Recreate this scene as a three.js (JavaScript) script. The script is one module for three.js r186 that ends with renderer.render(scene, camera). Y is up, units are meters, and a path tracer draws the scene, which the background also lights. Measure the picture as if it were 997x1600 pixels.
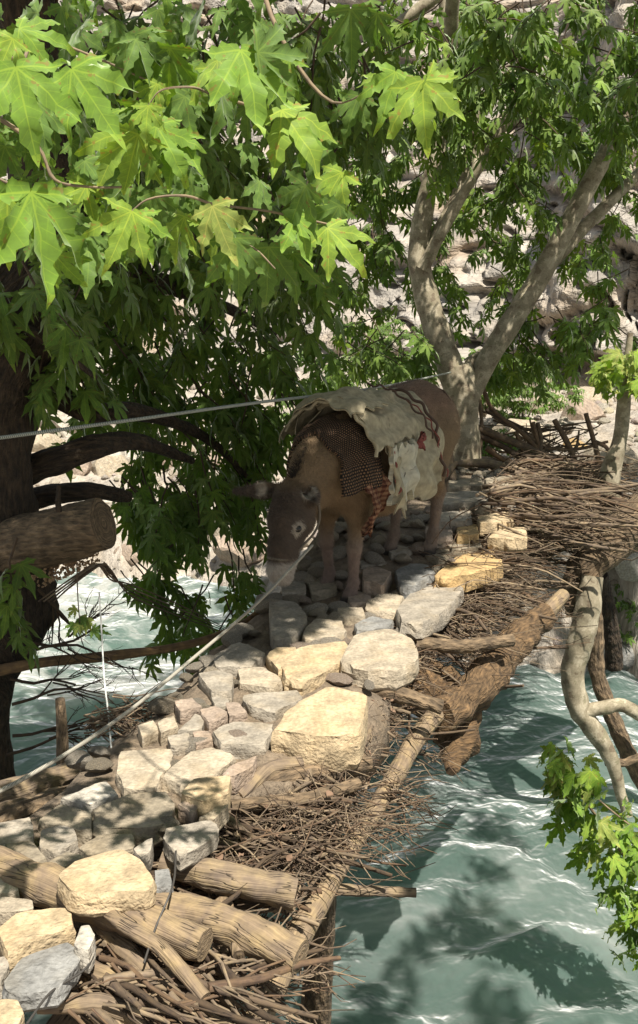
import * as THREE from 'three';
import { mergeGeometries, mergeVertices, toCreasedNormals } from 'three/addons/utils/BufferGeometryUtils.js';
import { MarchingCubes } from 'three/addons/objects/MarchingCubes.js';
import { createNoise3D, createNoise2D } from 'simplex-noise';

// ---------------------------------------------------------------- camera, sky, sun, exposure
const scene = new THREE.Scene();
const PITCH = THREE.MathUtils.degToRad(11.7), FOV = 55, EYE = 1.6;
const camera = new THREE.PerspectiveCamera(FOV, 638 / 1024, 0.05, 400);
camera.position.set(0, EYE, 0);
camera.rotation.set(-PITCH, 0, 0);
scene.add(camera);
const SUN = new THREE.Vector3(0.2, 0.87, 0.42).normalize();
const SKYW = 256, SKYH = 128, skyData = new Float32Array(SKYW * SKYH * 4);
for (let y = 0; y < SKYH; y++) for (let x = 0; x < SKYW; x++) { // clear summer sky, paler towards the horizon
  const e = Math.max(0, Math.sin(((y + 0.5) / SKYH - 0.5) * Math.PI)), t = Math.pow(e, 0.5), i = (y * SKYW + x) * 4;
  skyData[i] = 0.38 + (0.18 - 0.38) * t; skyData[i + 1] = 0.39 + (0.21 - 0.39) * t; skyData[i + 2] = 0.385 + (0.25 - 0.385) * t; skyData[i + 3] = 1;
}
const skyTex = new THREE.DataTexture(skyData, SKYW, SKYH, THREE.RGBAFormat, THREE.FloatType);
skyTex.mapping = THREE.EquirectangularReflectionMapping; skyTex.magFilter = THREE.LinearFilter; skyTex.needsUpdate = true;
scene.background = skyTex; scene.environment = skyTex;
const sun = new THREE.DirectionalLight(new THREE.Color(1.0, 0.94, 0.83), 4.8);
sun.position.copy(SUN).multiplyScalar(40).add(new THREE.Vector3(0, 0, -6));
sun.target.position.set(0, 0, -6);
sun.name = 'sun'; sun.castShadow = true;
sun.shadow.camera.left = sun.shadow.camera.bottom = -22; sun.shadow.camera.right = sun.shadow.camera.top = 22;
sun.shadow.camera.far = 90; sun.shadow.mapSize.set(4096, 4096); sun.shadow.bias = -0.0006;
scene.add(sun, sun.target);
const renderer = new THREE.WebGLRenderer({ antialias: true });
renderer.toneMapping = THREE.LinearToneMapping;
renderer.toneMappingExposure = 1.9;
renderer.shadowMap.enabled = true;

// ---------------------------------------------------------------- helpers
const V = (x, y, z) => new THREE.Vector3(x, y, z);
function rngOf(a) { return () => { a |= 0; a = a + 0x6D2B79F5 | 0; let t = Math.imul(a ^ a >>> 15, 1 | a); t = t + Math.imul(t ^ t >>> 7, 61 | t) ^ t; return ((t ^ t >>> 14) >>> 0) / 4294967296; }; }
let R = rngOf(7);
const rr = (a, b) => a + (b - a) * R();
const pick = a => a[Math.floor(R() * a.length)];
const N3 = createNoise3D(rngOf(11)), N2 = createNoise2D(rngOf(12));
function fbm(x, y, z, o = 4) { let s = 0, a = 0.5; for (let i = 0; i < o; i++) { s += a * N3(x, y, z); x *= 2.03; y *= 2.03; z *= 2.03; a *= 0.5; } return s; }
const sst = (a, b, x) => { const t = Math.min(1, Math.max(0, (x - a) / (b - a))); return t * t * (3 - 2 * t); };
const lerp = (a, b, t) => a + (b - a) * t;
const F = 800 / Math.tan(FOV * Math.PI / 360);
const FWD = V(0, -Math.sin(PITCH), -Math.cos(PITCH)), UPV = V(0, Math.cos(PITCH), -Math.sin(PITCH));
// place measured in the photograph (its 997 x 1600 pixels) at D metres ahead of the eye, or on the level y
const ray = (px, py) => FWD.clone().add(V((px - 498.5) / F, 0, 0)).addScaledVector(UPV, (800 - py) / F);
const at = (px, py, D) => { const r = ray(px, py); return r.multiplyScalar(-D / r.z).add(V(0, EYE, 0)); };
const onY = (px, py, y) => { const r = ray(px, py); return r.multiplyScalar((y - EYE) / r.y).add(V(0, EYE, 0)); };
const proj = v => { const d = v.clone().sub(V(0, EYE, 0)), k = d.dot(FWD); return [498.5 + d.x / k * F, 800 - d.dot(UPV) / k * F]; };
const inPoly = (p, x, y) => { let c = false; for (let i = 0, j = p.length - 1; i < p.length; j = i++) if ((p[i][1] > y) !== (p[j][1] > y) && x < (p[j][0] - p[i][0]) * (y - p[i][1]) / (p[j][1] - p[i][1]) + p[i][0]) c = !c; return c; };
const taken = new Map();
function numbered(n) { const k = taken.get(n) || 0; taken.set(n, k + 1); return k ? n + '_' + String(k).padStart(3, '0') : n; }
function finish(o) { o.castShadow = o.receiveShadow = true; return o; }
function part(name, geo, mat, parent, kind) { const m = finish(new THREE.Mesh(geo, mat)); m.name = name; if (kind) m.userData.kind = kind; parent.add(m); return m; }
function tag(o, label, category, group) { o.userData.label = label; o.userData.category = category; if (group) o.userData.group = group; return o; }
function thing(name, label, category, pos = V(0, 0, 0), group) { const g = new THREE.Group(); g.name = numbered(name); g.position.copy(pos); scene.add(g); return tag(g, label, category, group); }
function solo(name, geo, mat, label, category, group) { const m = part(numbered(name), geo, mat, scene); return tag(m, label, category, group); }
function setting(name, geo, mat) { const m = part(numbered(name), geo, mat, scene); m.userData.kind = 'structure'; return m; }
// move a world-space geometry into the local space of its thing
const local = (geo, g) => geo.translate(-g.position.x, -g.position.y, -g.position.z);
function boxUV(geo, s = 1) {
  if (geo.index) geo = geo.toNonIndexed();
  const p = geo.attributes.position, uv = new Float32Array(p.count * 2), a = V(), b = V(), c = V();
  for (let i = 0; i < p.count; i += 3) {
    a.fromBufferAttribute(p, i); b.fromBufferAttribute(p, i + 1).sub(a); c.fromBufferAttribute(p, i + 2).sub(a); b.cross(c);
    const ax = Math.abs(b.x), ay = Math.abs(b.y), az = Math.abs(b.z);
    for (let k = 0; k < 3; k++) {
      const x = p.getX(i + k), y = p.getY(i + k), z = p.getZ(i + k);
      const [u, v] = ay >= ax && ay >= az ? [x, z] : ax >= az ? [z, y] : [x, y];
      uv[(i + k) * 2] = u * s; uv[(i + k) * 2 + 1] = v * s;
    }
  }
  geo.setAttribute('uv', new THREE.BufferAttribute(uv, 2)); return geo;
}
function colourBy(geo, fn) { // fn(x, y, z) -> [r, g, b] linear
  const p = geo.attributes.position, c = new Float32Array(p.count * 3);
  for (let i = 0; i < p.count; i++) { const q = fn(p.getX(i), p.getY(i), p.getZ(i), i); c[i * 3] = q[0]; c[i * 3 + 1] = q[1]; c[i * 3 + 2] = q[2]; }
  geo.setAttribute('color', new THREE.BufferAttribute(c, 3)); return geo;
}
// tapered limb through points with radii; knobbly, closed at both ends
function limb(pts, radii, { seg = 24, rad = 10, amp = 0.08, freq = 3, flat = 1, seed = 0 } = {}) {
  const curve = new THREE.CatmullRomCurve3(pts, false, 'centripetal'), fr = curve.computeFrenetFrames(seg, false);
  const pos = [], uv = [], idx = []; let len = 0, prev = null;
  const rAt = t => { const f = t * (radii.length - 1), i = Math.min(radii.length - 2, Math.floor(f)); return lerp(radii[i], radii[i + 1], f - i); };
  const P = V(), q = V();
  for (let i = 0; i <= seg; i++) {
    const t = i / seg; curve.getPoint(t, P); if (prev) len += prev.distanceTo(P); prev = P.clone();
    const r = rAt(t);
    for (let j = 0; j <= rad; j++) {
      const a = j / rad * Math.PI * 2;
      q.copy(fr.normals[i]).multiplyScalar(Math.cos(a)).addScaledVector(fr.binormals[i], Math.sin(a) * flat);
      const n = amp ? 1 + amp * 2 * fbm((P.x + q.x * r) * freq + seed, (P.y + q.y * r) * freq, (P.z + q.z * r) * freq, 3) : 1;
      pos.push(P.x + q.x * r * n, P.y + q.y * r * n, P.z + q.z * r * n); uv.push(a * r, len);
    }
  }
  const w = rad + 1;
  for (let i = 0; i < seg; i++) for (let j = 0; j < rad; j++) { const a = i * w + j, b = a + 1, c = a + w, d = c + 1; idx.push(a, b, c, b, d, c); }
  for (const e of [0, 1]) {
    const i = e * seg, c = pos.length / 3; curve.getPoint(e, P); pos.push(P.x, P.y, P.z); uv.push(0, e ? len : 0);
    const base = c + 1;
    for (let j = 0; j <= rad; j++) { const k = (i * w + j) * 3; pos.push(pos[k], pos[k + 1], pos[k + 2]); const aa = j / rad * 6.283, r = rAt(e); uv.push(Math.cos(aa) * r, Math.sin(aa) * r); }
    for (let j = 0; j < rad; j++) e ? idx.push(c, base + j, base + j + 1) : idx.push(c, base + j + 1, base + j);
  }
  const g = new THREE.BufferGeometry();
  g.setAttribute('position', new THREE.Float32BufferAttribute(pos, 3)); g.setAttribute('uv', new THREE.Float32BufferAttribute(uv, 2)); g.setIndex(idx); g.computeVertexNormals();
  return g;
}
// cheap bent stick for brushwood
function stick(a, b, r0, r1, bend = 0.04, seg = 5, rad = 5) {
  const d = b.clone().sub(a), L = d.length(), pts = [];
  for (let i = 0; i <= 3; i++) { const t = i / 3, k = L * bend * (i % 3 ? 1 : 0.15); pts.push(a.clone().addScaledVector(d, t).add(V(rr(-k, k), rr(-k, k), rr(-k, k)))); }
  return limb(pts, [r0, lerp(r0, r1, 0.4), r1], { seg, rad, amp: 0 });
}
const join = list => mergeGeometries(list.map(g => { const h = g.index ? g.toNonIndexed() : g; for (const k of Object.keys(h.attributes)) if (!['position', 'normal', 'uv', 'color'].includes(k)) h.deleteAttribute(k); return h; }));

// ---------------------------------------------------------------- textures
function tex(w, h, fn, { srgb = true, repeat = 1 } = {}) {
  const d = new Uint8Array(w * h * 4);
  for (let y = 0; y < h; y++) for (let x = 0; x < w; x++) { const c = fn(x / w, y / h), i = (y * w + x) * 4; for (let k = 0; k < 3; k++) d[i + k] = Math.max(0, Math.min(255, c[k] * 255)); d[i + 3] = 255; }
  const t = new THREE.DataTexture(d, w, h); t.magFilter = THREE.LinearFilter; t.minFilter = THREE.LinearMipmapLinearFilter; t.generateMipmaps = true;
  t.wrapS = t.wrapT = THREE.RepeatWrapping; t.repeat.set(repeat, repeat); if (srgb) t.colorSpace = THREE.SRGBColorSpace; t.needsUpdate = true; return t;
}
// noise that tiles over the unit square
const TAU = Math.PI * 2;
const GR = []; { const q = rngOf(5); for (let i = 0; i < 4096; i++) { const a = q() * TAU; GR.push([Math.cos(a), Math.sin(a)]); } }
const gat = (x, y, s) => GR[(Math.imul(x, 73856093) ^ Math.imul(y, 19349663) ^ Math.imul(s, 83492791)) >>> 4 & 4095];
const fade = t => t * t * t * (t * (t * 6 - 15) + 10);
function pn(u, v, fu, fv, s) { // gradient noise that repeats over the unit square
  const x = u * fu, y = v * fv, X = Math.floor(x), Y = Math.floor(y), fx = x - X, fy = y - Y, w = (a, n) => ((a % n) + n) % n;
  const x0 = w(X, fu), x1 = w(X + 1, fu), y0 = w(Y, fv), y1 = w(Y + 1, fv), a = gat(x0, y0, s), b = gat(x1, y0, s), c = gat(x0, y1, s), d = gat(x1, y1, s), p = fade(fx), q = fade(fy);
  return 1.5 * lerp(lerp(a[0] * fx + a[1] * fy, b[0] * (fx - 1) + b[1] * fy, p), lerp(c[0] * fx + c[1] * (fy - 1), d[0] * (fx - 1) + d[1] * (fy - 1), p), q);
}
const tf = (u, v, f, s, o = 4, ar = 1) => { let t = 0, a = 0.5; for (let i = 0; i < o; i++) { t += a * pn(u, v, Math.max(1, Math.round(f)), Math.max(1, Math.round(f * ar)), s + i * 7); f *= 2; a *= 0.55; } return t; };
const stoneMap = tex(512, 512, (u, v) => { const a = tf(u, v, 5, 1, 5), b = tf(u, v, 28, 4, 3), c = tf(u, v, 3, 9, 3); const l = 0.86 + 0.22 * a + 0.16 * b; const o = Math.max(0, c) * 0.25; return [l, l * (1 - o * 0.18), l * (1 - o * 0.5)]; });
const stoneBump = tex(512, 512, (u, v) => { const a = tf(u, v, 6, 2, 6), b = tf(u, v, 40, 5, 3), cr = 1 - Math.min(1, Math.abs(tf(u, v, 7, 13, 4)) * 9); const l = 0.5 + 0.5 * a + 0.18 * b - 0.06 * cr; return [l, l, l]; }, { srgb: false });
const barkMap = tex(512, 512, (u, v) => { // flaking plane bark: cream, olive and grey patches
  const a = tf(u, v, 5, 21, 4), b = tf(u, v, 7, 27, 4), n = tf(u, v, 50, 3, 2) * 0.1; let c = [0.62, 0.58, 0.5];
  if (a > 0.14) c = [0.69, 0.65, 0.57]; if (b > 0.22) c = [0.56, 0.53, 0.44]; if (a < -0.3) c = [0.54, 0.49, 0.42];
  return c.map(x => x + n + 0.12 * a); });
const roughBark = tex(512, 512, (u, v) => { const a = tf(u, v, 26, 31, 4, 0.35), b = tf(u, v, 6, 33, 4); const l = 0.44 + 0.26 * a + 0.14 * b; return [l * 1.06, l * 0.95, l * 0.8]; });
const roughBump = tex(512, 512, (u, v) => { const a = tf(u, v, 26, 31, 5, 0.35); const l = 0.5 + 0.7 * a; return [l, l, l]; }, { srgb: false });
const woodMap = tex(512, 512, (u, v) => { const a = tf(u, v, 34, 41, 3, 0.06), b = tf(u, v, 7, 44, 4), s = tf(u, v, 90, 46, 2, 0.04); const ck = sst(0.035, 0.0, Math.abs(tf(u, v, 16, 47, 3, 0.12))) * sst(0.0, 0.25, tf(u, v, 5, 49, 2)); const l = (0.68 + 0.13 * a + 0.2 * b + 0.1 * s) * (1 - 0.55 * ck); return [l * 1.02, l * 0.94, l * (0.82 - 0.1 * b)]; });
const woodBump = tex(512, 512, (u, v) => { const a = tf(u, v, 40, 41, 3, 0.05), b = tf(u, v, 9, 44, 3); const ck = sst(0.045, 0.0, Math.abs(tf(u, v, 16, 47, 3, 0.12))) * sst(0.0, 0.25, tf(u, v, 5, 49, 2)); const l = 0.55 + 0.4 * a + 0.25 * b - 0.5 * ck; return [l, l, l]; }, { srgb: false });
const rep = (t, r) => { const c = t.clone(); c.repeat.set(r, r); c.needsUpdate = true; return c; };
const lin = (r, g, b) => new THREE.Color().setRGB(r, g, b);
const mat = (color, o = {}) => new THREE.MeshStandardMaterial({ color, roughness: 0.9, ...o });
const stoneMap2 = rep(stoneMap, 2.2), stoneBump2 = rep(stoneBump, 2.2);
const stoneMat = c => mat(c, { map: stoneMap2, bumpMap: stoneBump2, bumpScale: 0.013, roughness: 0.92 });
const STONE = { yellow: stoneMat(lin(0.58, 0.45, 0.28)), orange: stoneMat(lin(0.58, 0.40, 0.19)), cream: stoneMat(lin(0.51, 0.43, 0.32)), grey: stoneMat(lin(0.41, 0.36, 0.29)), pink: stoneMat(lin(0.44, 0.345, 0.27)), slate: stoneMat(lin(0.30, 0.295, 0.28)), olive: stoneMat(lin(0.35, 0.295, 0.215)), pale: stoneMat(lin(0.58, 0.53, 0.45)) };
const paleBark = mat(lin(0.76, 0.75, 0.71), { map: rep(barkMap, 1.6), bumpMap: rep(barkMap, 1.6), bumpScale: 0.003, roughness: 0.8 });
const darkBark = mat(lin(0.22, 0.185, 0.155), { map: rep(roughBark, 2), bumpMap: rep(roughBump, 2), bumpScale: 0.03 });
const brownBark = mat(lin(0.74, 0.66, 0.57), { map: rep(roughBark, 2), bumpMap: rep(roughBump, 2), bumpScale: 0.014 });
const logWood = mat(lin(0.52, 0.455, 0.375), { map: rep(woodMap, 2.5), bumpMap: rep(woodBump, 2.5), bumpScale: 0.009 });
const greyWood = mat(lin(0.46, 0.41, 0.36), { map: rep(woodMap, 2.5), bumpMap: rep(woodBump, 2.5), bumpScale: 0.009 });
const TWIG = [lin(0.25, 0.21, 0.185), lin(0.37, 0.33, 0.295), lin(0.15, 0.12, 0.10), lin(0.50, 0.45, 0.40), lin(0.27, 0.205, 0.165)].map(c => mat(c, { map: rep(woodMap, 4), roughness: 0.95 }));
// ---------------------------------------------------------------- setting: water, banks, cliff
const WATER = -2.0;
const deckY = D => 0.2 * sst(4.9, 6.5, D);
const midX = D => -0.27 + 0.30 * (D - 3.5);                 // centre line of the bridge
const shoreD = x => lerp(13.4, 9.4, sst(-2.5, 2.6, x)) + 0.35 * N2(x * 0.7, 3) + 0.12 * N2(x * 3, 8);
{
  const nx = 260, nz = 240, g = new THREE.PlaneGeometry(34, 24, nx, nz).rotateX(-Math.PI / 2).translate(0, WATER, -7);
  const p = g.attributes.position;
  for (let i = 0; i < p.count; i++) {
    const x = p.getX(i), z = p.getZ(i), wx = x + 0.5 * N2(x * 0.5, z * 0.5 + 9), wz = z + 0.4 * N2(x * 0.5 + 5, z * 0.6);
    const big = fbm(wx * 0.45, 1, wz * 0.8, 3), chop = fbm(wx * 1.5, 5, wz * 2.6, 3);
    p.setY(i, WATER + 0.16 * big + 0.085 * chop + 0.05 * Math.max(0, big) * chop);
  }
  g.computeVertexNormals();
  const uv = g.attributes.uv; for (let i = 0; i < p.count; i++) uv.setXY(i, p.getX(i) / 14, p.getZ(i) / 14);
  const foam = tex(1024, 1024, (u, v) => { // silty green water with streaked foam
    const wu = u + 0.09 * tf(u, v, 4, 51, 4), wv = v + 0.09 * tf(u, v, 4, 57, 4);
    const a = 1.5 * tf(wu, wv, 6, 61, 6, 1.6), b = 1.2 * tf(wu, wv, 14, 67, 5, 1.7), c = 1.6 * tf(u, v, 3, 71, 2);
    const bl = 1 - Math.abs(tf(wu, wv, 9, 77, 6, 1.5)) * 3.4, bl2 = 1 - Math.abs(tf(wu, wv, 26, 79, 4, 1.5)) * 3.6;
    const ridge = Math.max(0, 1 - Math.abs(b) * 6.5) * sst(-0.1, 0.4, c + 0.5 * a);
    const f = Math.min(1, 0.5 * ridge * ridge + 0.5 * sst(0.16, 0.7, a + 0.5 * c) + 0.26 * sst(-0.35, 0.55, a + b) + 0.5 * sst(0.5, 1, bl) * sst(-0.15, 0.4, c + 0.4 * a) + 0.35 * sst(0.5, 1, bl2) * sst(0.05, 0.45, a + 0.5 * c));
    return [lerp(0.525, 0.97, f), lerp(0.655, 0.985, f), lerp(0.62, 0.98, f)]; });
  const rip = tex(512, 512, (u, v) => { const l = 0.5 + 0.5 * tf(u, v, 14, 81, 5, 1.4); return [l, l, l]; }, { srgb: false, repeat: 3 });
  setting('river_water', g, new THREE.MeshPhysicalMaterial({ map: foam, roughness: 0.97, transmission: 0.84, thickness: 0, clearcoat: 1, clearcoatRoughness: 0.13, bumpMap: rip, bumpScale: 0.09, ior: 1.33, color: 0xffffff, side: THREE.DoubleSide }));
}
// ground of both banks: one sheet that reaches the horizon, the river bed lies below the water
const bankY = (x, D) => {
  const s = D - shoreD(x), right = sst(0.2, 2.0, x);
  let y = -2.6;
  if (s > -1) { const rise = right * (2.2 * sst(-0.4, 0.7, s)) + (1 - right) * (0.5 * sst(-0.8, 0.4, s) + 0.28 * Math.max(0, s)); y = -2.5 + rise + 0.10 * Math.max(0, s - 0.7) * right + 0.3 * sst(-0.6, 0, s) * (1 - right) + 0.12 * right; }
  const near = sst(3.6, 2.0, D + 0.35 * x ); // near bank below the eye and under the left tree
  y = Math.max(y, lerp(-2.6, -0.35, near));
  if (s > -0.5) y += 0.10 * fbm(x * 1.2, 2, D * 1.2, 4) + 0.03 * N3(x * 5, 4, D * 5);
  else if (near > 0) y += near * 0.12 * fbm(x * 2, 2, D * 2, 3);
  return y;
};
const soilMat = mat(lin(0.50, 0.44, 0.37), { map: rep(stoneMap, 0.9), bumpMap: rep(stoneBump, 1.5), bumpScale: 0.05 });
{
  const g = new THREE.PlaneGeometry(1, 1, 230, 230); const p = g.attributes.position, uv = g.attributes.uv;
  for (let i = 0; i < p.count; i++) {
    const a = p.getX(i) * 2, b = p.getY(i) + 0.5; // finer near the middle
    const x = 9 * a + 111 * Math.pow(a, 7), D = -8 + 34 * b + 120 * Math.pow(b, 14) - 30 * Math.pow(1 - b, 20);
    p.setXYZ(i, x, bankY(Math.max(-20, Math.min(20, x)), Math.min(30, D)), -D); uv.setXY(i, x, D);
  }
  g.computeVertexNormals();
  setting('river_bank', g, soilMat);
}
// cliff: layered rock face behind the far bank, undercut on the right
{
  const nu = 420, nv = 200, pos = [], uv = [], idx = [];
  const base = new THREE.CatmullRomCurve3([V(-26, 0, -27), V(-12, 0, -22), V(-5, 0, -19.5), V(0, 0, -17.5), V(3.2, 0, -15), V(6, 0, -13.8), V(11, 0, -12.5), V(22, 0, -10)]);
  const n = V();
  for (let i = 0; i <= nu; i++) {
    const u = i / nu, P = base.getPoint(u), T = base.getTangent(u); n.set(-T.z, 0, T.x); if (n.z < 0) n.negate();
    const right = sst(1.5, 4, P.x);
    for (let j = 0; j <= nv; j++) {
      const v = j / nv, h = -1.2 + 12.5 * v;
      const lean = lerp(0.85, 0.28, right);
      let out = -(h + 1.2) * lean;
      const hh = h + 0.35 * N2(P.x * 0.35, 1) + 0.12 * P.x * 0.5; // tilted beds
      const bed = hh * 1.1, k = Math.floor(bed), f = bed - k;
      out += (0.6 * N2(k * 7.3, P.x * 0.22) + 0.34 * N2(k * 3.1, Math.round(P.x * 0.8 + 0.5 * N2(k, P.x)) * 1.7)) * (0.55 + 0.45 * right);
      out += 0.42 * (sst(0, 0.14, f) * (1 - sst(0.82, 1, f)) - 1) * (0.6 + 0.4 * N2(k, P.x * 0.6));
      out += 0.5 * fbm(P.x * 0.55, h * 0.55, 3, 4) + 0.20 * fbm(P.x * 2.2, h * 2.2, 7, 4);
      const cr = Math.abs(N2(P.x * 0.42 + 0.3 * N2(h, P.x), h * 0.12 + k * 1.7)); out -= 0.5 * sst(0.08, 0, cr);
      out -= right * 1.15 * sst(0.95, 0.75, h - 0.12 * N2(P.x, 4)) * sst(-0.5, 0.35, h);
      pos.push(P.x + n.x * out, h, P.z + n.z * out); uv.push(P.x, h);
    }
  }
  const w = nv + 1;
  for (let i = 0; i < nu; i++) for (let j = 0; j < nv; j++) { const a = i * w + j; idx.push(a, a + w, a + 1, a + 1, a + w, a + w + 1); }
  let g = new THREE.BufferGeometry(); g.setAttribute('position', new THREE.Float32BufferAttribute(pos, 3)); g.setAttribute('uv', new THREE.Float32BufferAttribute(uv, 2)); g.setIndex(idx);
  g.computeVertexNormals();
  colourBy(g, (x, y, z) => { const a = fbm(x * 0.4, y * 0.9, z * 0.4, 4), b = fbm(x * 0.9 + 9, y * 2.5, z * 0.9, 3); const t = Math.max(0, a * 1.6), d = Math.max(0, -b); return [0.44 + 0.05 * t - 0.2 * d, 0.40 - 0.01 * t - 0.18 * d, 0.35 - 0.06 * t - 0.15 * d]; });
  setting('cliff', g, mat(0xffffff, { vertexColors: true, map: rep(stoneMap, 0.45), bumpMap: rep(stoneBump, 0.6), bumpScale: 0.12 }));
}
// ---------------------------------------------------------------- rock shapes
function rockGeo(seed, sx, sy, sz, detail = 3, cuts = 9) {
  const q = rngOf(seed * 97 + 13), g0 = new THREE.IcosahedronGeometry(1, detail);
  const g = mergeVertices((g0.deleteAttribute('normal'), g0.deleteAttribute('uv'), g0)), p = g.attributes.position, v = V();
  const planes = []; for (let i = 0; i < cuts; i++) planes.push([V(q() * 2 - 1, q() * 2 - 1, q() * 2 - 1).normalize(), 0.62 + 0.26 * q()]);
  for (let i = 0; i < p.count; i++) {
    v.fromBufferAttribute(p, i);
    for (const [n, d] of planes) { const k = v.dot(n) - d; if (k > 0) v.addScaledVector(n, -k * 0.95); }
    v.multiplyScalar(1 + 0.10 * fbm(v.x * 1.7 + seed, v.y * 1.7, v.z * 1.7, 4));
    p.setXYZ(i, v.x * sx, v.y * sy, v.z * sz);
  }
  return boxUV(toCreasedNormals(g, 0.5));
}
const rocks = []; for (let i = 0; i < 8; i++) rocks.push(rockGeo(i + 1, 1, 0.72, 0.85, 4, 10));
function boulder(p, s, m, label, group, i) {
  const o = solo('boulder', rocks[i % 8], m, label, 'boulder', group);
  o.position.copy(p); o.scale.set(s, s * rr(0.75, 1.1), s * rr(0.8, 1.15)); o.rotation.set(rr(-0.3, 0.3), rr(0, 6.3), rr(-0.3, 0.3)); return o;
}
{
  R = rngOf(301); let i = 0;
  const on = (px, py) => { let D = 9; for (; D < 26; D += 0.02) { const v = at(px, py, D); if (v.y <= bankY(v.x, D)) break; } const v = at(px, py, D); return v; };
  // named ones, measured in the photograph
  for (const [px, py, w, m, l] of [[208, 868, 62, 'pink', 'round pinkish boulder at the waterline beside the whitewater'], [248, 852, 76, 'pale', 'pale grey boulder behind the drooping branch tips at the waterline'], [378, 862, 96, 'pink', 'large pale pink boulder on the far shore beside the donkey head'], [412, 912, 36, 'pale', 'small smooth white boulder below the donkey muzzle'],
    [110, 660, 130, 'pale', 'big pale rock slab between the forked trunk and the hanging foliage'], [70, 700, 70, 'cream', 'low cream rock below the pale slab by the forked trunk'], [170, 735, 74, 'cream', 'cream rock above the sawn branch stub'], [205, 800, 54, 'pale', 'whitish rock seen over the sawn branch end'],
    [235, 545, 90, 'pink', 'rounded peach coloured rock seen through the hanging leaves'], [330, 830, 70, 'grey', 'grey shoreline boulder behind the hanging leaves'], [690, 505, 80, 'grey', 'grey cliff block behind the smooth left limb'], [730, 640, 60, 'cream', 'cream rock behind the forked tree trunk'],
    [960, 1020, 90, 'slate', 'dark wet boulder at the foot of the far bank'], [925, 1035, 60, 'slate', 'smaller dark boulder beside the wet bank boulder'], [985, 880, 70, 'pale', 'pale rock glimpsed behind the leaning brown trunk'], [900, 700, 46, 'orange', 'orange tinted rock behind the stick fence'], [860, 640, 50, 'pale', 'pale block at the foot of the cliff undercut']]) {
    const p = on(px, py), D = -p.z; boulder(p, w / 2 / F * D * 1.05, STONE[m], l, null, i++);
  }
  for (let k = 0; k < 120; k++) {
    const x = rr(-8, 7), D = shoreD(x) + Math.pow(R(), 1.3) * 7 - 0.3; if (x > 0.6 && x < 2.2 && D < 10.5) continue;
    const kind = pick(['pale', 'cream', 'grey', 'pale', 'pink']), s = rr(0.1, 0.46), size = s > 0.34 ? 'large' : s > 0.2 ? 'middling' : 'small', tone = { pale: 'whitish', cream: 'cream', grey: 'tan grey', pink: 'pinkish' }[kind];
    boulder(V(x, bankY(x, D), -D), s, STONE[kind], `${size} ${tone} rock lying loose on the far river bank below the cliff`, `${size} ${tone} rocks on the far bank`, i++);
  }
  const im = finish(new THREE.InstancedMesh(rockGeo(77, 1, 0.6, 0.8, 1, 6), STONE.pale, 3200)); im.name = 'scree'; im.userData.kind = 'stuff'; tag(im, 'small pale stones scattered over the far river bank', 'scree');
  const M = new THREE.Matrix4(), Q = new THREE.Quaternion(), E = new THREE.Euler(), C = new THREE.Color();
  for (let k = 0; k < 3200; k++) { const x = rr(-9, 8), D = shoreD(x) + R() * 7 - 0.2, s = 0.025 + 0.09 * Math.pow(R(), 3); M.compose(V(x, bankY(x, D) + s * 0.2, -D), Q.setFromEuler(E.set(rr(-0.4, 0.4), rr(0, 6), rr(-0.4, 0.4))), V(s, s, s)); im.setMatrixAt(k, M); const t = rr(0.7, 1.1); im.setColorAt(k, C.setRGB(t, t * rr(0.9, 1), t * rr(0.8, 0.98))); }
  scene.add(im);
}
// ---------------------------------------------------------------- footbridge of logs, brushwood and loose stones
const bridge = thing('footbridge', 'rustic footbridge of logs and brushwood topped with loose flat stones', 'footbridge', V(0.1, 0, -4.5));
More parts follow.
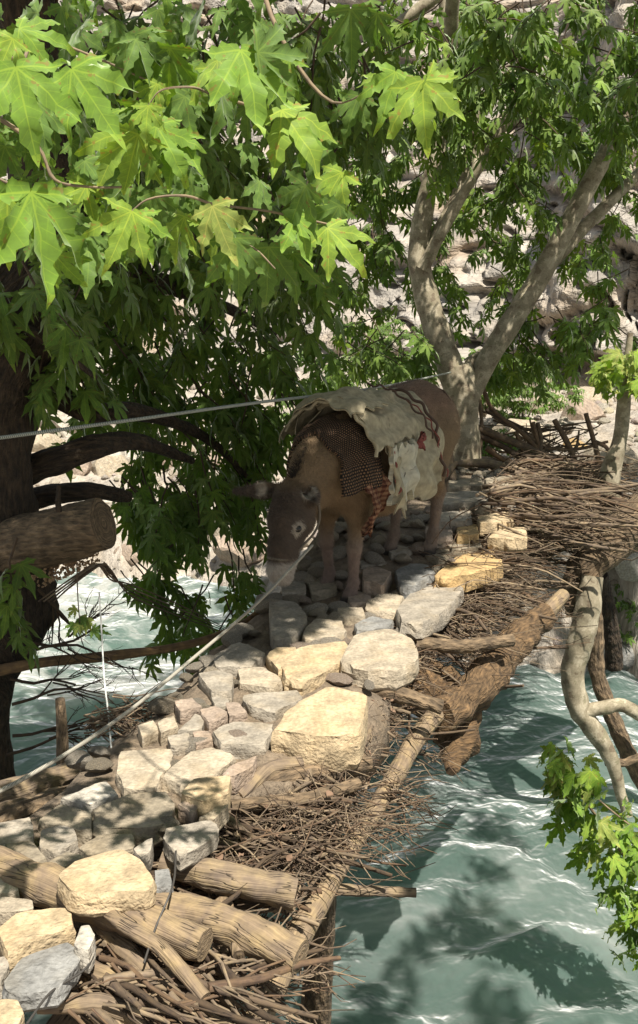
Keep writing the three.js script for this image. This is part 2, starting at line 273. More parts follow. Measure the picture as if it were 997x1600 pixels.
// slab with a traced top outline, its own thickness and a rough broken side
function slabGeo(poly, th, seed, rough = 1) { // poly: Vector3 list (top edge)
  const c = V(); poly.forEach(p => c.add(p)); c.divideScalar(poly.length);
  let size = 0; poly.forEach(p => size += p.distanceTo(c)); size /= poly.length;
  const ring = [], n = poly.length, per = Math.max(3, Math.round(30 / n));
  for (let i = 0; i < n; i++) for (let k = 0; k < per; k++) {
    const t = k / per, a = poly[i], b = poly[(i + 1) % n], p = a.clone().lerp(b, t);
    const round = 1 - 0.045 * Math.pow(1 - Math.min(t, 1 - t) * 2, 4); // corners slightly knocked off
    p.sub(c).multiplyScalar(round * (1 + rough * (0.05 * N3(p.x * 11 + seed, p.z * 11, seed) + 0.035 * N3(p.x * 30 + seed, p.z * 30, seed)))); ring.push(p);
  }
  const m = ring.length, pos = [0, 0, 0], idx = []; pos[1] = 0.1 * th * fbm(seed, 1, 1);
  const levels = [[0.3, 0], [0.58, 0], [0.82, 0], [0.98, -0.012], [1.0, -0.07], [1.035, -0.34], [1.03, -0.56], [1.04, -0.8], [0.97, -1.0]];
  for (const [s, d] of levels) for (const p of ring) {
    const x = p.x * s, z = p.z * s, k = 9, side = d < -0.05 ? 1 : 0;
    const nz = fbm((c.x + x) * k + seed, d * 3, (c.z + z) * k, 4), bed = N2(d * 9 + seed, (x - z) * 3) * 0.015;
    const o = side ? 1 + rough * (0.07 * fbm((c.x + x) * 9 + seed, d * 1.5 + seed, (c.z + z) * 9, 3) + bed) : 1;
    pos.push(x * o, p.y * s + d * th + (side ? 0 : 0.12 * Math.min(th, 0.06) * nz), z * o);
  }
  const base = pos.length / 3; pos.push(0, -th, 0);
  for (let j = 0; j < m; j++) idx.push(0, 1 + (j + 1) % m, 1 + j);
  for (let l = 0; l < levels.length - 1; l++) for (let j = 0; j < m; j++) { const a = 1 + l * m + j, b = 1 + l * m + (j + 1) % m, e = a + m, f = b + m; idx.push(a, b, e, b, f, e); }
  const L = 1 + (levels.length - 1) * m; for (let j = 0; j < m; j++) idx.push(base, L + j, L + (j + 1) % m);
  const g = new THREE.BufferGeometry(); g.setAttribute('position', new THREE.Float32BufferAttribute(pos, 3)); g.setIndex(idx);
  let h = boxUV(toCreasedNormals(g, 0.5)); const ph = seed * 0.37; const uv = h.attributes.uv; for (let i = 0; i < uv.count; i++) uv.setXY(i, uv.getX(i) + ph, uv.getY(i) + ph * 1.7);
  // outline may run either way round: turn the faces outwards
  const A = ring[0], B = ring[Math.floor(m / 3)], K = ring[Math.floor(2 * m / 3)];
  const area = (B.x - A.x) * (K.z - A.z) - (K.x - A.x) * (B.z - A.z);
  if (area < 0) { const nn = h.attributes.normal, pp = h.attributes.position, uu = h.attributes.uv; for (let i = 0; i < pp.count; i += 3) for (const at_ of [pp, nn, uu]) { const s = at_.itemSize; for (let k = 0; k < s; k++) { const t = at_.array[(i + 1) * s + k]; at_.array[(i + 1) * s + k] = at_.array[(i + 2) * s + k]; at_.array[(i + 2) * s + k] = t; } } for (let i = 0; i < nn.array.length; i++) nn.array[i] *= -1; }
  return [h, c];
}
const covered = []; // outlines on the deck, for the filling stones
function slab(pts, th, m, { lift = 0, tilt = 0, roll = 0, label } = {}) {
  th *= 0.78; const cy = pts.reduce((s, p) => s + p[1], 0) / pts.length, cx = pts.reduce((s, p) => s + p[0], 0) / pts.length;
  let y = 0; for (let k = 0; k < 4; k++) y = deckY(-onY(cx, cy, y).z) + th + lift;
  const c0 = onY(cx, cy, y);
  const poly = pts.map(([a, b]) => { // top face on a gently tilted plane
    let p = onY(a, b, y); const yy = y + tilt * (p.z - c0.z) + roll * (p.x - c0.x); p = onY(a, b, yy); return p; });
  const [g, c] = slabGeo(poly, th * 1.25 + 0.02, covered.length * 3.7 + 1);
  const o = part('stone', g, STONE[m], bridge); o.position.copy(c).sub(bridge.position); covered.push(pts);
  if (label) o.userData.label = label; return o;
}
R = rngOf(41);
slab([[425, 1140], [455, 1100], [510, 1071], [576, 1083], [566, 1146], [515, 1152]], 0.13, 'yellow', { tilt: -0.1, label: 'big square yellow block with a rough broken front' });
slab([[529, 1030], [551, 992], [601, 980], [646, 995], [655, 1026], [621, 1046], [561, 1045]], 0.09, 'cream', { label: 'large rounded cream and ochre slab' });
slab([[443, 1032], [465, 1010], [541, 1000], [546, 1025], [521, 1042], [473, 1064], [445, 1060]], 0.07, 'yellow');
slab([[416, 1024], [430, 1010], [463, 1010], [465, 1035], [435, 1046]], 0.06, 'yellow');
slab([[621, 945], [660, 908], [701, 905], [724, 917], [701, 950], [661, 972], [625, 972]], 0.08, 'grey', { tilt: 0.06, label: 'broad pale grey slab tilted towards the brushwood' });
slab([[679, 898], [711, 870], [766, 855], [788, 880], [751, 892], [696, 903]], 0.09, 'orange', { label: 'orange yellow slab beside the brushwood edge' });
slab([[616, 892], [640, 880], [666, 880], [681, 893], [650, 912], [626, 915]], 0.09, 'slate', { label: 'blue grey rounded stone' });
slab([[566, 890], [581, 883], [613, 893], [600, 912], [568, 908]], 0.11, 'pink');
slab([[571, 941], [596, 925], [631, 930], [621, 955], [573, 955]], 0.06, 'cream');
slab([[473, 985], [493, 966], [536, 970], [541, 992], [476, 1000]], 0.06, 'cream');
slab([[553, 975], [581, 963], [616, 968], [606, 981], [556, 985]], 0.05, 'slate');
slab([[543, 922], [571, 925], [586, 938], [546, 942]], 0.05, 'pink');
slab([[526, 950], [566, 948], [571, 961], [528, 965]], 0.05, 'cream');
slab([[420, 935], [465, 940], [483, 965], [460, 995], [425, 1000]], 0.07, 'grey');
slab([[330, 1025], [375, 1000], [415, 1020], [395, 1041], [335, 1041]], 0.06, 'grey');
slab([[370, 1045], [410, 1040], [441, 1060], [430, 1076], [375, 1068]], 0.05, 'cream');
slab([[310, 1052], [340, 1045], [365, 1055], [362, 1080], [330, 1080]], 0.06, 'grey');
slab([[378, 1084], [465, 1078], [475, 1090], [430, 1112], [390, 1104]], 0.055, 'grey');
slab([[330, 1142], [365, 1126], [430, 1131], [415, 1164], [345, 1162]], 0.055, 'grey');
slab([[271, 1095], [301, 1090], [316, 1103], [281, 1111]], 0.06, 'pink');
slab([[311, 1108], [336, 1101], [356, 1113], [326, 1129]], 0.07, 'pink');
slab([[278, 1141], [305, 1115], [320, 1120], [316, 1138]], 0.05, 'grey');
slab([[246, 1127], [271, 1117], [278, 1133], [251, 1146]], 0.06, 'cream');
slab([[215, 1132], [240, 1124], [248, 1140], [222, 1152]], 0.05, 'cream');
slab([[261, 1150], [296, 1145], [296, 1161], [266, 1163]], 0.05, 'grey');
slab([[301, 1142], [326, 1142], [333, 1155], [306, 1164]], 0.05, 'pink');
slab([[330, 1088], [352, 1086], [360, 1100], [336, 1104]], 0.05, 'grey');
slab([[352, 1098], [372, 1096], [386, 1112], [358, 1120]], 0.05, 'pink');
slab([[181, 1207], [188, 1172], [268, 1168], [268, 1190], [251, 1215], [241, 1234], [193, 1230]], 0.05, 'cream', { label: 'flat cream flagstone' });
slab([[251, 1215], [291, 1177], [331, 1165], [369, 1180], [331, 1212], [291, 1228]], 0.05, 'cream');
slab([[281, 1240], [301, 1217], [361, 1210], [356, 1238], [316, 1252]], 0.055, 'yellow', { lift: 0.02 });
slab([[346, 1210], [371, 1190], [401, 1180], [396, 1195], [366, 1213]], 0.05, 'pink');
slab([[278, 1256], [301, 1246], [313, 1256], [301, 1272]], 0.05, 'pink');
slab([[311, 1278], [341, 1258], [358, 1256], [336, 1278]], 0.04, 'cream');
slab([[145, 1262], [201, 1238], [261, 1236], [276, 1266], [241, 1294], [150, 1296]], 0.05, 'olive');
slab([[95, 1245], [165, 1220], [185, 1240], [140, 1256]], 0.05, 'pale');
slab([[58, 1283], [96, 1254], [143, 1270], [143, 1299]], 0.05, 'olive');
slab([[-15, 1285], [48, 1276], [55, 1308], [-15, 1315]], 0.06, 'grey');
slab([[62, 1297], [112, 1283], [124, 1312], [84, 1332], [62, 1323]], 0.05, 'grey');
slab([[121, 1323], [152, 1305], [211, 1300], [208, 1323], [135, 1338]], 0.045, 'olive');
slab([[10, 1314], [45, 1308], [73, 1340], [50, 1349], [8, 1345]], 0.05, 'olive');
slab([[-15, 1320], [8, 1318], [10, 1350], [-15, 1358]], 0.05, 'grey');
slab([[67, 1351], [101, 1331], [135, 1336], [92, 1358]], 0.045, 'olive');
slab([[258, 1294], [331, 1281], [344, 1300], [281, 1338], [258, 1314]], 0.035, 'grey', { lift: 0.015, label: 'flat grey kite shaped slab on the brushwood' });
slab([[208, 1325], [239, 1308], [236, 1329], [219, 1341]], 0.05, 'grey');
slab([[87, 1367], [130, 1340], [185, 1325], [219, 1342], [244, 1373], [225, 1391], [118, 1397]], 0.05, 'yellow', { lift: 0.09, label: 'large pale yellow slab resting on the foremost log' });
slab([[-6, 1449], [34, 1424], [107, 1416], [115, 1444], [56, 1467], [11, 1485]], 0.05, 'yellow', { lift: 0.03 });
slab([[4, 1533], [34, 1497], [107, 1469], [129, 1497], [90, 1546], [11, 1554]], 0.035, 'slate', { lift: 0.015, label: 'smooth blue grey slate slab' });
slab([[115, 1475], [126, 1445], [140, 1443], [149, 1460], [138, 1484]], 0.05, 'pale', { lift: 0.03 });
slab([[-10, 1561], [28, 1558], [39, 1583], [20, 1612], [-10, 1612]], 0.05, 'yellow');
slab([[-16, 1497], [8, 1494], [15, 1508], [2, 1530], [-16, 1530]], 0.05, 'grey');
slab([[-10, 1399], [50, 1404], [53, 1418], [22, 1424], [-10, 1422]], 0.05, 'cream');
slab([[-10, 1372], [26, 1372], [30, 1392], [-10, 1394]], 0.05, 'cream');
slab([[241, 1358], [264, 1355], [270, 1383], [243, 1388]], 0.05, 'slate');
// far end, beside and behind the donkey
slab([[741, 788], [752, 780], [766, 782], [766, 793]], 0.09, 'cream');
slab([[769, 787], [806, 783], [806, 793], [771, 796]], 0.07, 'pale');
slab([[746, 806], [801, 798], [803, 811], [749, 818]], 0.07, 'yellow');
slab([[714, 823], [746, 819], [749, 834], [714, 836]], 0.07, 'orange');
slab([[761, 838], [791, 823], [821, 823], [824, 839], [800, 842]], 0.07, 'yellow');
slab([[686, 768], [796, 766], [791, 780], [691, 788]], 0.1, 'grey', { label: 'long dark grey slab laid across the far end' });
slab([[799, 768], [834, 753], [838, 771], [806, 778]], 0.1, 'cream');
slab([[656, 848], [691, 846], [711, 861], [686, 874], [661, 866]], 0.06, 'olive');
slab([[601, 846], [641, 843], [646, 861], [611, 866]], 0.06, 'grey');
slab([[680, 800], [735, 797], [738, 812], [682, 816]], 0.07, 'grey');
slab([[664, 822], [706, 818], [708, 838], [668, 842]], 0.06, 'pink');
slab([[700, 844], [748, 840], [754, 852], [706, 858]], 0.05, 'olive');
slab([[560, 872], [600, 868], [604, 880], [564, 884]], 0.05, 'grey');
slab([[480, 905], [520, 898], [528, 918], [486, 924]], 0.05, 'olive');
slab([[440, 900], [476, 900], [478, 924], [440, 926]], 0.05, 'grey');
slab([[700, 750], [752, 746], [756, 758], [702, 762]], 0.13, 'olive');
slab([[758, 746], [800, 742], [804, 756], [760, 760]], 0.15, 'olive');
slab([[816, 742], [856, 738], [860, 752], [820, 758]], 0.13, 'cream');
// smaller stones that fill the gaps between them
{
  const variants = []; for (let i = 0; i < 6; i++) variants.push(rockGeo(i + 31, 1, 0.55, 0.8, 2, 8));
  for (let k = 0, n = 0; k < 2600 && n < 262; k++) {
    const D = 1.9 + 7 * Math.pow(R(), 0.8), x = midX(D) + rr(-0.52, 0.40), p = V(x, deckY(D) + 0.012, -D), [a, b] = proj(p);
    if (covered.some(c => inPoly(c, a, b - 6)) && R() < 0.85) continue;
    if ((D < 2.75 && a > 150) || D < 2.5) continue; if (D < 3.4 && a > 345) continue;
    const s = rr(0.03, 0.075), o = part('stone', pick(variants), STONE[pick(['grey', 'cream', 'olive', 'pink', 'grey'])], bridge);
    o.position.copy(p).sub(bridge.position); o.scale.set(s * rr(0.9, 1.35), s * rr(0.75, 1.15), s); o.rotation.set(rr(-0.3, 0.3), rr(0, 6.3), rr(-0.3, 0.3)); n++;
  }
}
const put = (name, geo, m, kind, label) => { const o = part(name, local(geo, bridge), m, bridge, kind); if (label) o.userData.label = label; return o; };
// packed earth between stones and brushwood
{
  const n = 60, w = 16, pos = [], idx = [];
  for (const s of [0, 1]) for (let i = 0; i <= n; i++) for (let j = 0; j <= w; j++) {
    const D = 1.2 + 8.3 * i / n, t = j / w, half = 0.56 + 0.05 * N2(D * 2, j < w / 2 ? 1 : 9), x = midX(D) + lerp(-half - 0.02, lerp(-0.14, half - 0.14, sst(2.7, 3.5, D)), t), e = Math.pow(Math.abs(t * 2 - 1), 6);
    pos.push(x, deckY(D) - 0.005 + 0.035 * fbm(x * 6, s, D * 6, 3) - e * 0.08 - s * 0.14, -D);
  }
  const q = (n + 1) * (w + 1), at2 = (s, i, j) => s * q + i * (w + 1) + j;
  for (let i = 0; i < n; i++) for (let j = 0; j < w; j++) { let a = at2(0, i, j), b = at2(0, i, j + 1), c = at2(0, i + 1, j), d = at2(0, i + 1, j + 1); idx.push(a, b, c, b, d, c); a += q; b += q; c += q; d += q; idx.push(a, c, b, b, c, d); }
  for (let i = 0; i < n; i++) for (const j of [0, w]) { const a = at2(0, i, j), b = at2(0, i + 1, j), c = a + q, d = b + q; j ? idx.push(a, c, b, b, c, d) : idx.push(a, b, c, b, d, c); }
  for (let j = 0; j < w; j++) for (const i of [0, n]) { const a = at2(0, i, j), b = at2(0, i, j + 1), c = a + q, d = b + q; i ? idx.push(a, b, c, b, d, c) : idx.push(a, c, b, b, c, d); }
  const g = new THREE.BufferGeometry(); g.setAttribute('position', new THREE.Float32BufferAttribute(pos, 3)); g.setIndex(idx); g.computeVertexNormals();
  put('earth_fill', boxUV(g), mat(lin(0.24, 0.185, 0.13), { map: rep(stoneMap, 3), bumpMap: rep(stoneBump, 3), bumpScale: 0.02 }));
}
const P3 = list => list.map(([a, b, c]) => at(a, b, c));
// long bearers on both sides
put('bearer_log', limb([onY(380, 1640, -0.30), onY(470, 1455, -0.30), onY(535, 1345, -0.30), onY(605, 1235, -0.30), onY(665, 1135, -0.30), onY(730, 1075, -0.28), onY(812, 1000, -0.2), onY(880, 930, -0.1)], [0.04, 0.042, 0.036, 0.04, 0.044, 0.046, 0.045, 0.045], { seg: 60, rad: 12, amp: 0.1 }), logWood, null, 'pale peeled bearer pole along the downstream edge');
put('bearer_log', limb([V(-1.45, -0.2, -1.2), V(-0.95, -0.2, -2.9), V(-0.35, -0.18, -5), V(0.35, 0, -7), V(0.95, 0.05, -9.3)], [0.07, 0.07, 0.065, 0.07, 0.07], { seg: 40, rad: 10 }), greyWood);
put('bearer_log', limb([V(-0.9, -0.24, -1.2), V(-0.45, -0.24, -2.9), V(0.05, -0.22, -5), V(0.75, -0.05, -7), V(1.35, 0.0, -9.3)], [0.09, 0.085, 0.08, 0.08, 0.08], { seg: 40, rad: 10 }), greyWood);
// rotten broken trunk under the downstream edge, its end hanging over the water
{
  const core = limb([onY(640, 1080, -0.20), onY(700, 1085, -0.42), onY(716, 1150, -0.50), onY(704, 1205, -0.55)], [0.10, 0.14, 0.11, 0.025], { seg: 60, rad: 28, amp: 0.22, freq: 7 });
  put('broken_trunk', core, mat(lin(0.62, 0.47, 0.31), { map: rep(roughBark, 2.5), bumpMap: rep(roughBump, 2.5), bumpScale: 0.012 }), null, 'orange brown rotten trunk with a splintered hanging end');
  put('broken_trunk', limb([onY(690, 1120, -0.3), onY(745, 1075, -0.27), onY(800, 1010, -0.2), onY(850, 960, -0.1)], [0.08, 0.1, 0.09, 0.07], { seg: 50, rad: 24, amp: 0.2, freq: 7 }), mat(lin(0.60, 0.47, 0.33), { map: rep(roughBark, 2.5), bumpMap: rep(roughBump, 2.5), bumpScale: 0.012 }));
}
// cross logs at the near end
const log = (pts, r, m, label) => put('log', limb(pts, r, { seg: 50, rad: 22, amp: 0.13, freq: 9 }), m, null, label);
log([onY(-30, 1345, 0.02), onY(60, 1378, 0.035), onY(180, 1425, 0.03), onY(320, 1475, 0.01)], [0.05, 0.054, 0.052, 0.044], logWood, 'split pale brown log under the large yellow slab');
const sawn = log([onY(150, 1395, -0.02), onY(280, 1422, -0.02), onY(370, 1452, -0.03), onY(470, 1497, -0.05)], [0.044, 0.046, 0.05, 0.044], logWood, 'barkless log with sawn end and short branch stub');
part('branch_stub', local(limb([onY(368, 1456, -0.04), onY(374, 1492, -0.06)], [0.026, 0.018], { seg: 6, rad: 10 }), bridge), logWood, sawn);
log([onY(255, 1345, -0.04), onY(350, 1372, -0.06), onY(462, 1396, -0.1)], [0.04, 0.046, 0.05], greyWood, 'grey weathered log with a splintered end');
log([onY(505, 1388, -0.33), onY(570, 1392, -0.34), onY(650, 1395, -0.35)], [0.017, 0.019, 0.015], greyWood, 'slim bare pole sticking out over the water');
log([onY(380, 1230, -0.05), onY(450, 1215, -0.06), onY(575, 1192, -0.08)], [0.035, 0.04, 0.036], brownBark);
log([onY(372, 1245, -0.05), onY(420, 1205, -0.02), onY(470, 1190, -0.02)], [0.025, 0.03, 0.025], greyWood);
log([onY(360, 1260, -0.06), onY(470, 1250, -0.08), onY(560, 1225, -0.09)], [0.024, 0.026, 0.022], brownBark);
log([onY(560, 1080, -0.05), onY(620, 1085, -0.06), onY(690, 1105, -0.12)], [0.03, 0.035, 0.03], brownBark);
log([onY(650, 1005, -0.02), onY(720, 1010, -0.04), onY(800, 1000, -0.05)], [0.03, 0.035, 0.03], brownBark, 'reddish log end under the brushwood');
log([onY(150, 1440, -0.02), onY(220, 1510, -0.04), onY(280, 1590, -0.1), onY(300, 1640, -0.12)], [0.02, 0.026, 0.028, 0.03], logWood);
log([onY(130, 1510, -0.06), onY(220, 1570, -0.09), onY(300, 1640, -0.13)], [0.03, 0.04, 0.04], logWood);
log([onY(60, 1570, -0.05), onY(150, 1568, -0.05), onY(210, 1590, -0.08), onY(250, 1640, -0.1)], [0.02, 0.026, 0.028, 0.026], greyWood);
log([onY(140, 1402, 0.05), onY(195, 1445, 0.06), onY(250, 1480, 0.03), onY(320, 1560, -0.03)], [0.012, 0.019, 0.02, 0.018], logWood);
// props down to the bank
put('prop', limb([onY(348, 1420, -0.1), onY(352, 1470, -0.5), V(-0.42, -2.2, -2.75)], [0.035, 0.045, 0.06], { seg: 16, rad: 10 }), brownBark);
put('prop', limb([V(0.02, -0.25, -3.2), V(0.0, -1.0, -3.5), V(-0.1, -2.4, -3.9)], [0.05, 0.06, 0.08], { seg: 16, rad: 10 }), brownBark);
put('prop', limb([V(-0.8, -0.2, -3.3), V(-0.85, -2.4, -3.6)], [0.06, 0.08], { seg: 16, rad: 10 }), brownBark);
// timbers at the far end behind the donkey
put('timber', limb(P3([[700, 726, 8.6], [760, 724, 8.5], [815, 738, 8.4]]), [0.035, 0.04, 0.035], { seg: 14, rad: 8 }), greyWood);
put('timber', limb(P3([[706, 790, 7.6], [704, 745, 7.7], [703, 703, 7.7]]), [0.04, 0.045, 0.035], { seg: 14, rad: 9, amp: 0.2 }), greyWood, null, 'short upright silvery stake at the donkey rump');
put('timber', limb(P3([[676, 786, 7.5], [690, 752, 7.6], [712, 722, 7.7]]), [0.03, 0.03, 0.025], { seg: 12, rad: 8, amp: 0.15 }), greyWood);
put('timber', limb(P3([[745, 762, 8.0], [785, 757, 7.9], [816, 760, 7.9]]), [0.03, 0.032, 0.028], { seg: 12, rad: 8, amp: 0.15 }), greyWood);
// brushwood: thick sticks one by one, the fine twigs as one mass
{
  R = rngOf(77);
  const dir = V(0.3, 0, -1).normalize(), out = V(0.95, 0, 0.28).normalize();
  const fine = [], own = [];
  const edge = D => V(midX(D) + 0.42, deckY(D) - 0.08, -D);
  const bundle = (D0, D1, n, { reach = [0.1, 0.5], y = [-0.16, 0.0], spread = 0.5, thick = 0.008, up = 0.0, big = 0.11, back = [0.1, 0.35], wild = 0.28 }) => {
    for (let i = 0; i < n; i++) {
      const D = rr(D0, D1), o = edge(D), ang = R() > wild ? rr(-spread, spread) : rr(-1.7, 1.7), d = out.clone().applyAxisAngle(V(0, 1, 0), ang), yy = rr(y[0], y[1]);
      const a = o.clone().addScaledVector(d, -rr(back[0], back[1])).add(V(0, yy + rr(-0.03, 0.03), 0)), b = o.clone().addScaledVector(d, rr(reach[0], reach[1])).add(V(0, yy + rr(-0.06, 0.05) + up, 0));
      const isBig = R() < big, r = isBig ? thick * rr(0.9, 2.0) : thick * rr(0.22, 0.6);
      const g = stick(a, b, r, r * rr(0.35, 0.7), rr(0.05, 0.16), 7, isBig ? 7 : 5);
      (isBig && own.length < 240 ? own : fine).push(g);
      if (!isBig && R() < 0.75) { const q = a.clone().lerp(b, rr(0.4, 0.8)); fine.push(stick(q, q.clone().add(V(rr(-0.12, 0.12), rr(-0.06, 0.1), rr(-0.12, 0.12))), r * 0.6, r * 0.3, 0.1, 4, 4)); }
    }
  };
  bundle(2.62, 3.35, 480, { reach: [-0.2, 0.10], y: [-0.13, 0.0], spread: 0.6, thick: 0.008, back: [0.25, 0.62] });
  bundle(3.0, 4.05, 330, { reach: [-0.1, 0.10], y: [-0.15, 0.03], spread: 0.7 });
  bundle(2.9, 3.4, 70, { reach: [0.0, 0.42], y: [-0.16, -0.06], spread: 0.5, thick: 0.006 });
  bundle(3.4, 5.0, 60, { reach: [0.05, 0.35], y: [-0.2, -0.04], spread: 0.9, thick: 0.006 });
  bundle(4.0, 5.2, 330, { reach: [-0.1, 0.16], y: [-0.15, 0.04], spread: 0.9 });
  bundle(5.0, 6.6, 560, { reach: [0.0, 0.62], y: [-0.17, 0.09], spread: 0.8, thick: 0.0085 });
  bundle(5.4, 7.4, 260, { reach: [0.25, 0.85], y: [-0.42, -0.1], spread: 0.9, thick: 0.009, back: [-0.1, 0.2] });
  bundle(6.4, 8.6, 620, { reach: [0.25, 1.25], y: [-0.1, 0.24], spread: 0.6, thick: 0.012, big: 0.2, back: [-0.3, 0.02], wild: 0.1 });
  bundle(7.0, 8.6, 160, { reach: [0.5, 1.3], y: [-0.3, 0.05], spread: 0.4, thick: 0.012, big: 0.3 });
  // bottom left tangle in front of the logs
  for (let i = 0; i < 190; i++) {
    const px = rr(90, 330), a = onY(px, rr(1470, 1580), rr(-0.1, -0.02)), L = rr(0.12, 0.4), th = rr(-1.1, -0.2) + (R() < 0.25 ? 1.4 : 0);
    const b = a.clone().add(V(Math.cos(th) * L, rr(-0.1, 0.05), -Math.sin(th) * L)); const big = R() < 0.3, r = big ? rr(0.008, 0.014) : rr(0.0025, 0.006);
    (big && own.length < 290 ? own : fine).push(stick(a, b, r, r * 0.5, 0.06, 6, 5));
  }
  for (let i = 0; i < 120; i++) { const a = onY(rr(270, 420), rr(1480, 1600), rr(-0.3, -0.1)), L = rr(0.1, 0.3); fine.push(stick(a, a.clone().add(V(rr(-0.5, 1) * L, rr(-0.4, 0.3) * L, rr(-0.6, 0.8) * L)), rr(0.002, 0.006), 0.0015, 0.08, 5, 4)); }
  // bleached forked twigs over the water
  for (const [px, py, D, n] of [[640, 1260, 3.55, 26], [600, 1300, 3.45, 16], [760, 1040, 5.2, 16], [470, 1530, 2.6, 14], [690, 1180, 4.2, 12], [890, 960, 6.0, 14], [210, 1135, 3.7, 46], [250, 1120, 3.9, 30]]) {
    const o = at(px - 45, py - 8, D); for (let i = 0; i < n; i++) { const L = rr(0.1, 0.3), th = rr(-0.9, 0.9), b = o.clone().add(V(Math.cos(th) * L, rr(-0.14, 0.09), Math.sin(th) * L)); fine.push(stick(o.clone().add(V(rr(-0.09, 0.05), rr(-0.05, 0.05), rr(-0.08, 0.08))), b, 0.004, 0.0015, 0.12, 6, 4)); const c = o.clone().lerp(b, 0.6); fine.push(stick(c, c.clone().add(V(rr(-0.02, 0.12), rr(-0.09, 0.06), rr(-0.08, 0.08))), 0.0025, 0.001, 0.1, 4, 4)); }
  }
  own.forEach((g, i) => put('stick', g, TWIG[i % 5]));
  for (let k = 0; k < 5; k++) put('brushwood', join(fine.filter((g, i) => i % 5 === k)), TWIG[k], 'stuff');
  // dry curled leaves and bark crumbs caught between the sticks
  const dry = []; for (let i = 0; i < 150; i++) { const D = rr(2.7, 6.5), o = edge(D).add(V(rr(-0.4, 0.06), rr(-0.02, 0.05), 0)), g = new THREE.CircleGeometry(rr(0.006, 0.015), 6), p = g.attributes.position; for (let k = 0; k < p.count; k++) p.setZ(k, rr(-0.006, 0.006) + 14 * p.getX(k) * p.getX(k)); g.rotateX(rr(-2, 0)); g.rotateY(rr(0, 6)); g.computeVertexNormals(); dry.push(g.translate(o.x, o.y, o.z)); }
  put('dry_leaves', join(dry), mat(lin(0.20, 0.125, 0.08), { side: THREE.DoubleSide }), 'stuff');
}
// ---------------------------------------------------------------- plane leaves
const LOBES = [[0, 1], [0.68, 0.84], [-0.68, 0.84], [1.5, 0.46], [-1.5, 0.46]];
function leafGeo(seg, seed, { fold = 0.16, droop = 0.25, teeth = 1, narrow = 1, wave = 0.05 } = {}) {
  const q = rngOf(seed), pos = [], uv = [], idx = [];
  const dirs = a => [Math.sin(a), Math.cos(a)];
  const sinus = { '0,1': [0.34, 0.26], '1,3': [1.08, 0.19], '3,9': [2.75, 0.07] };
  const add = (x, y, e) => {
    const r = Math.hypot(x, y), a = Math.atan2(x, y);
    const z = fold * e - droop * r * r * (1 + 0.5 * Math.cos(a * 2 + seed)) + wave * N3(x * 3.1 + seed, y * 3.1, seed * 0.7) * r * 2;
    pos.push(x, y, z); uv.push(x / 2 + 0.5, (y + 0.45) / 1.5); return pos.length / 3 - 1; };
  const o = add(0, 0, 0);
  LOBES.forEach(([a0, l0], k) => {
    const sgn = k % 2 === 0 && k ? -1 : 1, a = a0 * (1 + 0.06 * (q() - 0.5)), l = l0 * (0.94 + 0.12 * q()), [tx, ty] = dirs(a);
    for (const h of [-1, 1]) { // the two halves of the lobe
      const outer = k === 0 ? 0 : (h * sgn > 0 ? 1 : 0);
      const [sa, sr] = k === 0 ? sinus['0,1'] : k < 3 ? (outer ? sinus['1,3'] : sinus['0,1']) : (outer ? sinus['3,9'] : sinus['1,3']);
      const [sx0, sy0] = dirs(sa * (k === 0 ? h : sgn)), sx = sx0 * sr, sy = sy0 * sr, nx = ty * h, ny = -tx * h;
      let pm = o, pe = add(sx, sy, Math.abs(sx * nx + sy * ny));
      for (let i = 1; i <= seg; i++) {
        const t = i / seg, m = i === seg ? null : add(tx * l * t, ty * l * t, 0);
        let b = 0.165 * narrow * l * Math.pow(t, 0.75) * Math.pow(1 - t, 0.95) * 1.25; 
        if (teeth && i < seg) b += (seg > 5 ? (i === 3 || i === 5 ? 0.038 : i === 4 || i === 6 ? -0.015 : 0) : (i === 2 ? 0.05 : -0.005)) * teeth * (0.7 + 0.6 * q());
        const ex = lerp(sx, tx * l, t) + nx * b, ey = lerp(sy, ty * l, t) + ny * b;
        if (i === seg) { const e = add(tx * l, ty * l, 0); h > 0 ? idx.push(pm, e, pe) : idx.push(pm, pe, e); }
        else { const e = add(ex, ey, Math.abs(ex * nx + ey * ny)); if (h > 0) idx.push(pm, m, pe, m, e, pe); else idx.push(pm, pe, m, m, pe, e); pm = m; pe = e; }
      }
    }
  });
  const g = new THREE.BufferGeometry(); g.setAttribute('position', new THREE.Float32BufferAttribute(pos, 3)); g.setAttribute('uv', new THREE.Float32BufferAttribute(uv, 2)); g.setIndex(idx);
  // one surface: share the normals of coinciding points
  const w = g.clone(); w.deleteAttribute('uv'); g.computeVertexNormals();
  const acc = new Map(), nn = g.attributes.normal, key = i => pos.slice(i * 3, i * 3 + 2).map(v => v.toFixed(4)).join();
  for (let i = 0; i < nn.count; i++) { const k = key(i), v = acc.get(k) || V(); v.add(V(nn.getX(i), nn.getY(i), nn.getZ(i))); acc.set(k, v); }
  for (let i = 0; i < nn.count; i++) { const v = acc.get(key(i)).clone().normalize(); nn.setXYZ(i, v.x, v.y, v.z); }
  return g;
}
